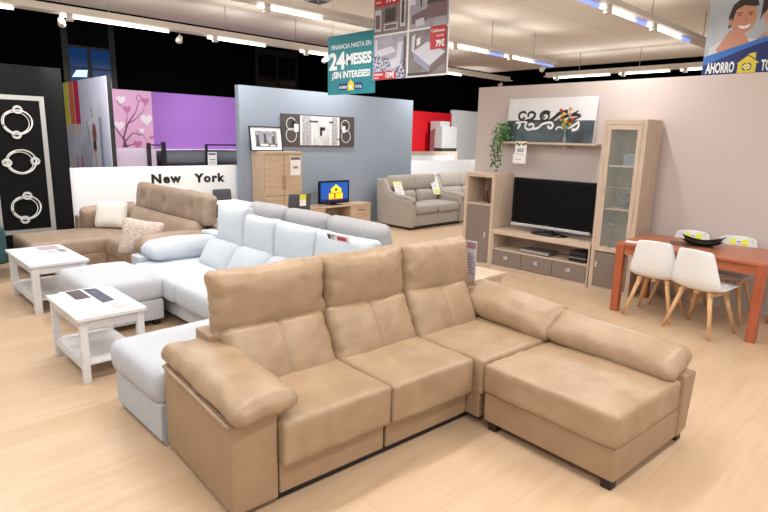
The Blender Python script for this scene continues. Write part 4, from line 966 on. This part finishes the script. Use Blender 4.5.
cushion('lower_mattress', bd, mat('pink bedding', (190, 140, 170), .8), (2.6, .78, .16), basis((0, 1, 0), (-1, 0, 0), (-.13, -.18, 1.06)), r=.07, step=.1)
pt = thing('price_tag', 'white price tag hanging on the bunk bed rail', 'price tag', (-10.85, 5.62, 1.16)); MB().box(0, .003, -.1, .1, 0, .26).build('card', PAPER, pt)
a = Art(FX(.0035, 0, 0)); a.rect(-.08, .08, .2, .24, MATS['dark floral print']); a.rect(-.06, .06, .1, .12, MATS['grey ink']); a.rect(-.06, .06, .05, .06, MATS['grey ink']); a.build('print', pt)
hd = thing('headboard', 'rounded lilac grey headboard in front of the pink mural', 'headboard', (-11.0, 4.14, 0))
cushion('panel', hd, mat('lilac grey headboard', (196, 180, 200), .7), (.78, 1.4, .1), basis((0, 1, 0), (0, 0, 1), (0, 0, .8)), r=.055, step=.1)
mb = MB(); mb.box(-.04, .04, -.3, -.24, 0, .12); mb.box(-.04, .04, .24, .3, 0, .12); mb.build('leg', STL, hd)

# bedroom display at centre
lw = struct('wall_low_far', MB().box(-9.4, -9.34, 9.5, 12.6, 0, 1.27), WHITEWALL)
hb_ = thing('bed_headboard', 'pale wooden framed white headboard above the far low white wall', 'headboard', (-10.2, 11.6, 0))
mb = MB(); mb.box(0, .06, -.95, -.83, 0, 1.46, .004); mb.box(0, .06, 1.0, 1.12, 0, 1.46, .004); mb.box(0, .06, -.83, 1.0, 1.36, 1.46, .004); mb.build('frame', BEECH, hb_); MB().box(.01, .05, -.83, 1.0, .3, 1.36).build('panel', WHITEWALL, hb_)
st = thing('wardrobe', 'white wardrobe block with a dark drawer before the red wall', 'wardrobe', (-11.6, 13.75, 0))
mb = MB(); mb.box(0, .3, -.35, .36, 0, 1.25, .003, PAPER); mb.build('base', None, st); MB().box(0, .31, -.35, .36, 1.25, 1.52, .003).build('dark_drawer', mat('dark grey drawer', (70, 72, 72), .5), st); MB().box(0, .3, -.35, .36, 1.52, 2.17, .003).build('upper_unit', mat('white grey lacquer', (222, 224, 226), .4), st); MB().box(-.4, 0, -.1, .36, 1.3, 2.33, .003).build('rear_unit', MATS['white grey lacquer'], st)
ns = thing('bedside_unit', 'white bedside unit beside the framed headboard', 'bedside table', (-10.3, 10.55, 0))
MB().box(0, .3, -.28, .1, 0, 1.40, .004).build('body', WHITEWALL, ns); MB().box(.3, .306, -.26, .08, .9, 1.15).build('drawer', PAPER, ns)

# ------------------------------------------------------------------ hanging banners
tl = thing('hanging_banner', 'teal hanging banner reading 24 MESES above the grey wall', 'banner', (-6.19, 5.32, 2.38), 0)
TEALP = mat('teal banner print', (24, 140, 150), .5, rgb2=(18, 120, 134), vscale=1.5)
TW = .50
MB().box(-TW, TW, 0, .006, 0, .80).build('board', TEALP, tl)
F_ = FY(0, -.001, 0); WT = mat('white banner print', (238, 242, 244), .5)
text('line_top', 'FINANCIA HASTA EN', WT, tl, FY(-.42, -.002, .615), .088, bold=.001, extrude=.0005)
text('number', '24', WT, tl, FY(-.47, -.002, .35), .31, bold=.012, extrude=.0005, sx=1.15)
text('word', 'MESES', WT, tl, FY(-.095, -.002, .40), .19, bold=.009, extrude=.0005, sx=1.02)
text('line_bottom', '¡SIN INTERESES!', WT, tl, FY(-.40, -.002, .225), .125, bold=.004, extrude=.0005, sx=.93)
a = Art(FY(0, -.0015, 0)); nv = mat('navy logo print', (24, 44, 104), .5); yl = mat('logo yellow', (226, 206, 60), .5)
a.rect(-.25, -.06, .06, .15, nv); a.rect(.09, .25, .06, .15, nv); a.poly([(-.055, .05), (.08, .05), (.08, .14), (.01, .2), (-.055, .14)], yl); a.ell(.012, .1, .025, .025, WT, 10); a.build('logo_blocks', tl)
text('logo_word', 'AHORRO', WT, tl, FY(-.24, -.003, .08), .05, bold=.001, extrude=.0003, sx=.85); text('logo_word', 'TOTAL', WT, tl, FY(.105, -.003, .08), .05, bold=.001, extrude=.0003, sx=.85)
mb = MB(); [mb.cyl((x, .003, .8), (x, .003, zt), .003, n=5) for x, zt in ((-.4, 1.32), (.34, .82))]; mb.build('hanging_wire', RAILD, tl)

bp_ = thing('hanging_poster', 'hanging poster with four furniture photographs and red price boxes', 'poster', (-5.07, 5.3, 2.535))
MB().box(-.635, .635, 0, .006, 0, 1.08).build('board', PAPER, bp_)
q1, q2 = mat('taupe room photo', (140, 128, 128), .5, rgb2=(112, 102, 104), vscale=6), mat('lilac grey room photo', (176, 174, 188), .5, rgb2=(148, 146, 162), vscale=5)
rp_, dbr, lgt, sofa_p = mat('red price box print', (186, 26, 40), .5), mat('dark brown print', (70, 58, 58), .5), mat('light room print', (206, 206, 216), .5), mat('mauve brown print', (120, 98, 100), .5)
a = Art(FY(0, -.0005, 0))
a.rect(-.635, -.03, .56, 1.06, q1); a.rect(0, .62, .56, 1.06, q2); a.rect(-.635, -.03, .0, .54, q2); a.rect(0, .62, .02, .54, q1)
# wall unit picture
a.rect(-.62, -.5, .6, .86, lgt); a.rect(-.45, -.2, .6, .68, lgt); a.rect(-.43, -.24, .7, .86, dbr); a.rect(-.16, -.07, .62, .98, lgt); a.rect(-.14, -.09, .66, .92, dbr); a.rect(-.6, -.52, .63, .8, sofa_p); a.rect(-.43, -.22, .615, .665, sofa_p)
a.rect(-.62, -.18, .9, 1.05, rp_)
# sofa picture
a.poly([(.04, .72), (.3, .78), (.3, .64), (.04, .62)], sofa_p); a.poly([(.25, .66), (.6, .66), (.6, .84), (.3, .84)], sofa_p); a.poly([(.28, .82), (.58, .82), (.56, .93), (.32, .93)], dbr); a.rect(.0, .1, .84, 1.06, lgt); a.rect(.18, .2, .8, 1.06, dbr); a.poly([(.12, .58), (.26, .6), (.24, .68), (.1, .66)], lgt); a.rect(.2, .5, .98, 1.06, rp_)
# dining picture
a.poly([(-.6, .36), (-.3, .4), (-.2, .33), (-.5, .29)], lgt); a.poly([(-.635, .0), (-.03, .0), (-.05, .22), (-.635, .3)], mat('speckled rug print', (70, 70, 110), .5, rgb2=(200, 200, 214), vscale=40, detail=0)); a.poly([(-.3, .12), (-.14, .16), (-.1, .44), (-.18, .44), (-.2, .26), (-.3, .24)], lgt); a.rect(-.6, -.56, .3, .5, lgt); a.rect(-.08, -.05, .1, .5, dbr)
a.rect(-.62, -.2, .0, .1, rp_)
# bed picture
a.poly([(.08, .3), (.32, .4), (.6, .26), (.36, .12)], lgt); a.poly([(.08, .3), (.36, .12), (.36, .04), (.1, .2)], mat('mattress side print', (150, 152, 176), .5)); a.poly([(.36, .12), (.6, .26), (.6, .17), (.36, .04)], sofa_p); a.poly([(.06, .3), (.1, .3), (.12, .5), (.06, .48)], lgt); a.poly([(.14, .36), (.2, .38), (.2, .46), (.14, .44)], PAPER); a.rect(.0, .35, .02, .05, dbr)
a.rect(.36, .6, .3, .56, rp_)
a.build('photo_prints', bp_)
text('price', '99€', WT, bp_, FY(-.42, -.012, .93), .13, bold=.004, extrude=.0005, sx=.85); text('caption', 'Salones', WT, bp_, FY(-.6, -.012, .99), .055, extrude=.0005); text('caption', 'desde', WT, bp_, FY(-.6, -.012, .935), .045, extrude=.0005)
text('price', '79€', WT, bp_, FY(.45, -.012, .33), .095, bold=.004, extrude=.0005, sx=.85); text('caption', 'Colchones', WT, bp_, FY(.375, -.012, .49), .05, bold=.001, extrude=.0005, sx=.95); text('caption', 'desde', WT, bp_, FY(.46, -.012, .435), .045, extrude=.0005)
text('price', '159€', WT, bp_, FY(-.4, -.012, .02), .095, bold=.003, extrude=.0005, sx=.85); text('caption', 'Conjuntos', WT, bp_, FY(-.61, -.012, .055), .045, bold=.001, extrude=.0005, sx=.9); text('caption', 'desde', WT, bp_, FY(-.6, -.012, .015), .035, extrude=.0005)
mb = MB(); [mb.cyl((x, .003, 1.08), (x, .003, 1.175), .003, n=5) for x in (-.55, .55)]; mb.build('hanging_wire', RAILD, bp_)

bn = thing('hanging_banner', 'blue hanging banner with smiling couple and AHORRO lettering at top right', 'banner', (-2.37, 7.45, 2.5))
MB().box(0, 1.5, 0, .006, 0, 1.12).build('board', mat('pale grey print board', (186, 194, 200), .5, rgb2=(160, 170, 180), vscale=2), bn)
a = Art(FY(0, -.0005, 0)); skin, hair, skin2 = mat('tan skin print', (196, 142, 116), .5), mat('dark hair print', (44, 34, 32), .5), mat('light skin print', (206, 150, 130), .5)
BL, BL2, SH = mat('royal blue print', (16, 34, 104), .5), mat('mid blue print', (50, 110, 190), .5), mat('white shirt print', (206, 206, 210), .5)
a.M = a.M @ Matrix.Translation((.36, .68, 0)) @ Matrix.Diagonal((.9, .83, 1, 1)) @ Matrix.Translation((-.395, -.83, 0))
# man
a.poly([(.02, .2), (.62, .3), (.56, .55), (.42, .6), (.22, .6), (.05, .5)], SH)
a.poly([(.12, .45), (.2, .6), (.26, .7), (.44, .62), (.5, .5), (.4, .38), (.24, .36)], skin)
a.ell(.395, .83, .135, .2, skin, rot=-.1); a.poly([(.235, .72), (.225, .88), (.26, 1.02), (.36, 1.1), (.5, 1.1), (.54, .98), (.5, .97), (.38, 1.0), (.3, .95), (.28, .85), (.265, .74)], hair)
a.ell(.25, .8, .02, .045, skin)
a.stroke([(.31, .9), (.37, .91)], .012, hair); a.stroke([(.43, .9), (.49, .895)], .012, hair); a.ell(.345, .875, .016, .008, hair, 8); a.ell(.46, .87, .016, .008, hair, 8); a.stroke([(.41, .87), (.43, .8), (.4, .79)], .008, mat('face shade print', (160, 106, 86), .5))
a.poly([(.34, .75), (.41, .735), (.48, .755), (.45, .71), (.4, .7), (.36, .715)], WT)
# woman
a.poly([(.52, .5), (.62, .62), (.68, .66), (.9, .66), (1.0, .5), (.9, .35), (.6, .4)], skin2)
a.poly([(.55, .35), (.95, .4), (.92, .56), (.8, .5), (.64, .62), (.56, .56)], mat('grey mauve top print', (150, 140, 150), .5))
a.poly([(.57, .78), (.58, 1.1), (1.05, 1.12), (1.08, .7), (.98, .6), (.95, .9), (.62, .95)], hair)
a.ell(.76, .84, .15, .2, skin2, rot=.15); a.poly([(.60, .85), (.62, 1.05), (.8, 1.1), (.78, 1.0), (.66, .97)], hair)
a.ell(.68, .89, .018, .008, hair, 8); a.ell(.82, .9, .018, .008, hair, 8); a.poly([(.67, .77), (.76, .74), (.85, .78), (.8, .71), (.74, .7)], WT)
a.M = FY(0, -.0005, 0)
a.poly([(0, 0), (1.5, 0), (1.5, .62), (1.0, .56), (.5, .44), (.0, .3)], BL); a.poly([(0, .3), (.5, .44), (1, .56), (1.0, .52), (.5, .39), (0, .2)], BL2)
a.poly([(.365, .1), (.545, .1), (.545, .2), (.57, .2), (.53, .25), (.53, .31), (.49, .31), (.46, .3), (.345, .21), (.365, .2)], yl); a.stroke([(.345, .205), (.455, .29), (.565, .215)], .012, nv); a.ell(.455, .165, .05, .045, nv, 12); a.ell(.455, .165, .035, .032, WT, 8); a.rect(.445, .465, .12, .21, yl); a.rect(.41, .5, .155, .175, yl); a.build('printed_picture', bn)
text('word_AHORRO', 'AHORRO', WT, bn, FY(.045, -.014, .118), .155, bold=.006, extrude=.0005, sx=.44); text('word_TOTAL', 'TOTAL', WT, bn, FY(.595, -.014, .118), .155, bold=.006, extrude=.0005, sx=.44)
mb = MB(); [mb.cyl((x, .003, 1.1), (x, .003, 1.2), .004, n=5) for x in (.1, 1.4)]; mb.build('hanging_wire', RAILD, bn)

# ------------------------------------------------------------------ camera, world
PITCH, ROLL, YAW, FPX, H = .207945731, .024336402, -.796261624, 562.19, 1.8
cp, sp = cos(PITCH), sin(PITCH)
Fv, U, Xv = Vector((0, cp, -sp)), Vector((0, sp, cp)), Vector((1, 0, 0))
x2 = Xv * cos(ROLL) + U * sin(ROLL); u2 = -Xv * sin(ROLL) + U * cos(ROLL)
Rw = Matrix(((cos(YAW), sin(YAW), 0), (-sin(YAW), cos(YAW), 0), (0, 0, 1)))
r_, u_, f_ = Rw @ x2, Rw @ u2, Rw @ Fv
cd = bpy.data.cameras.new('camera'); cam = bpy.data.objects.new('camera', cd); col.objects.link(cam)
cd.sensor_width = 36; cd.lens = FPX / 768 * 36; cd.clip_end = 100
m = Matrix((r_, u_, -f_)).transposed().to_4x4(); m.translation = Vector((0, 0, H)); cam.matrix_world = m
scene.camera = cam
wd = bpy.data.worlds.new('ambient fill'); scene.world = wd; wd.use_nodes = True  # added ambient fill, enters through the open sides of the room
bg = wd.node_tree.nodes['Background']; bg.inputs[0].default_value = (.93, .96, 1, 1); bg.inputs[1].default_value = .52
vs = scene.view_settings; vs.view_transform = 'Standard'; vs.look = 'None'; vs.gamma = 1; vs.exposure = -0.06; vs.use_curve_mapping = False
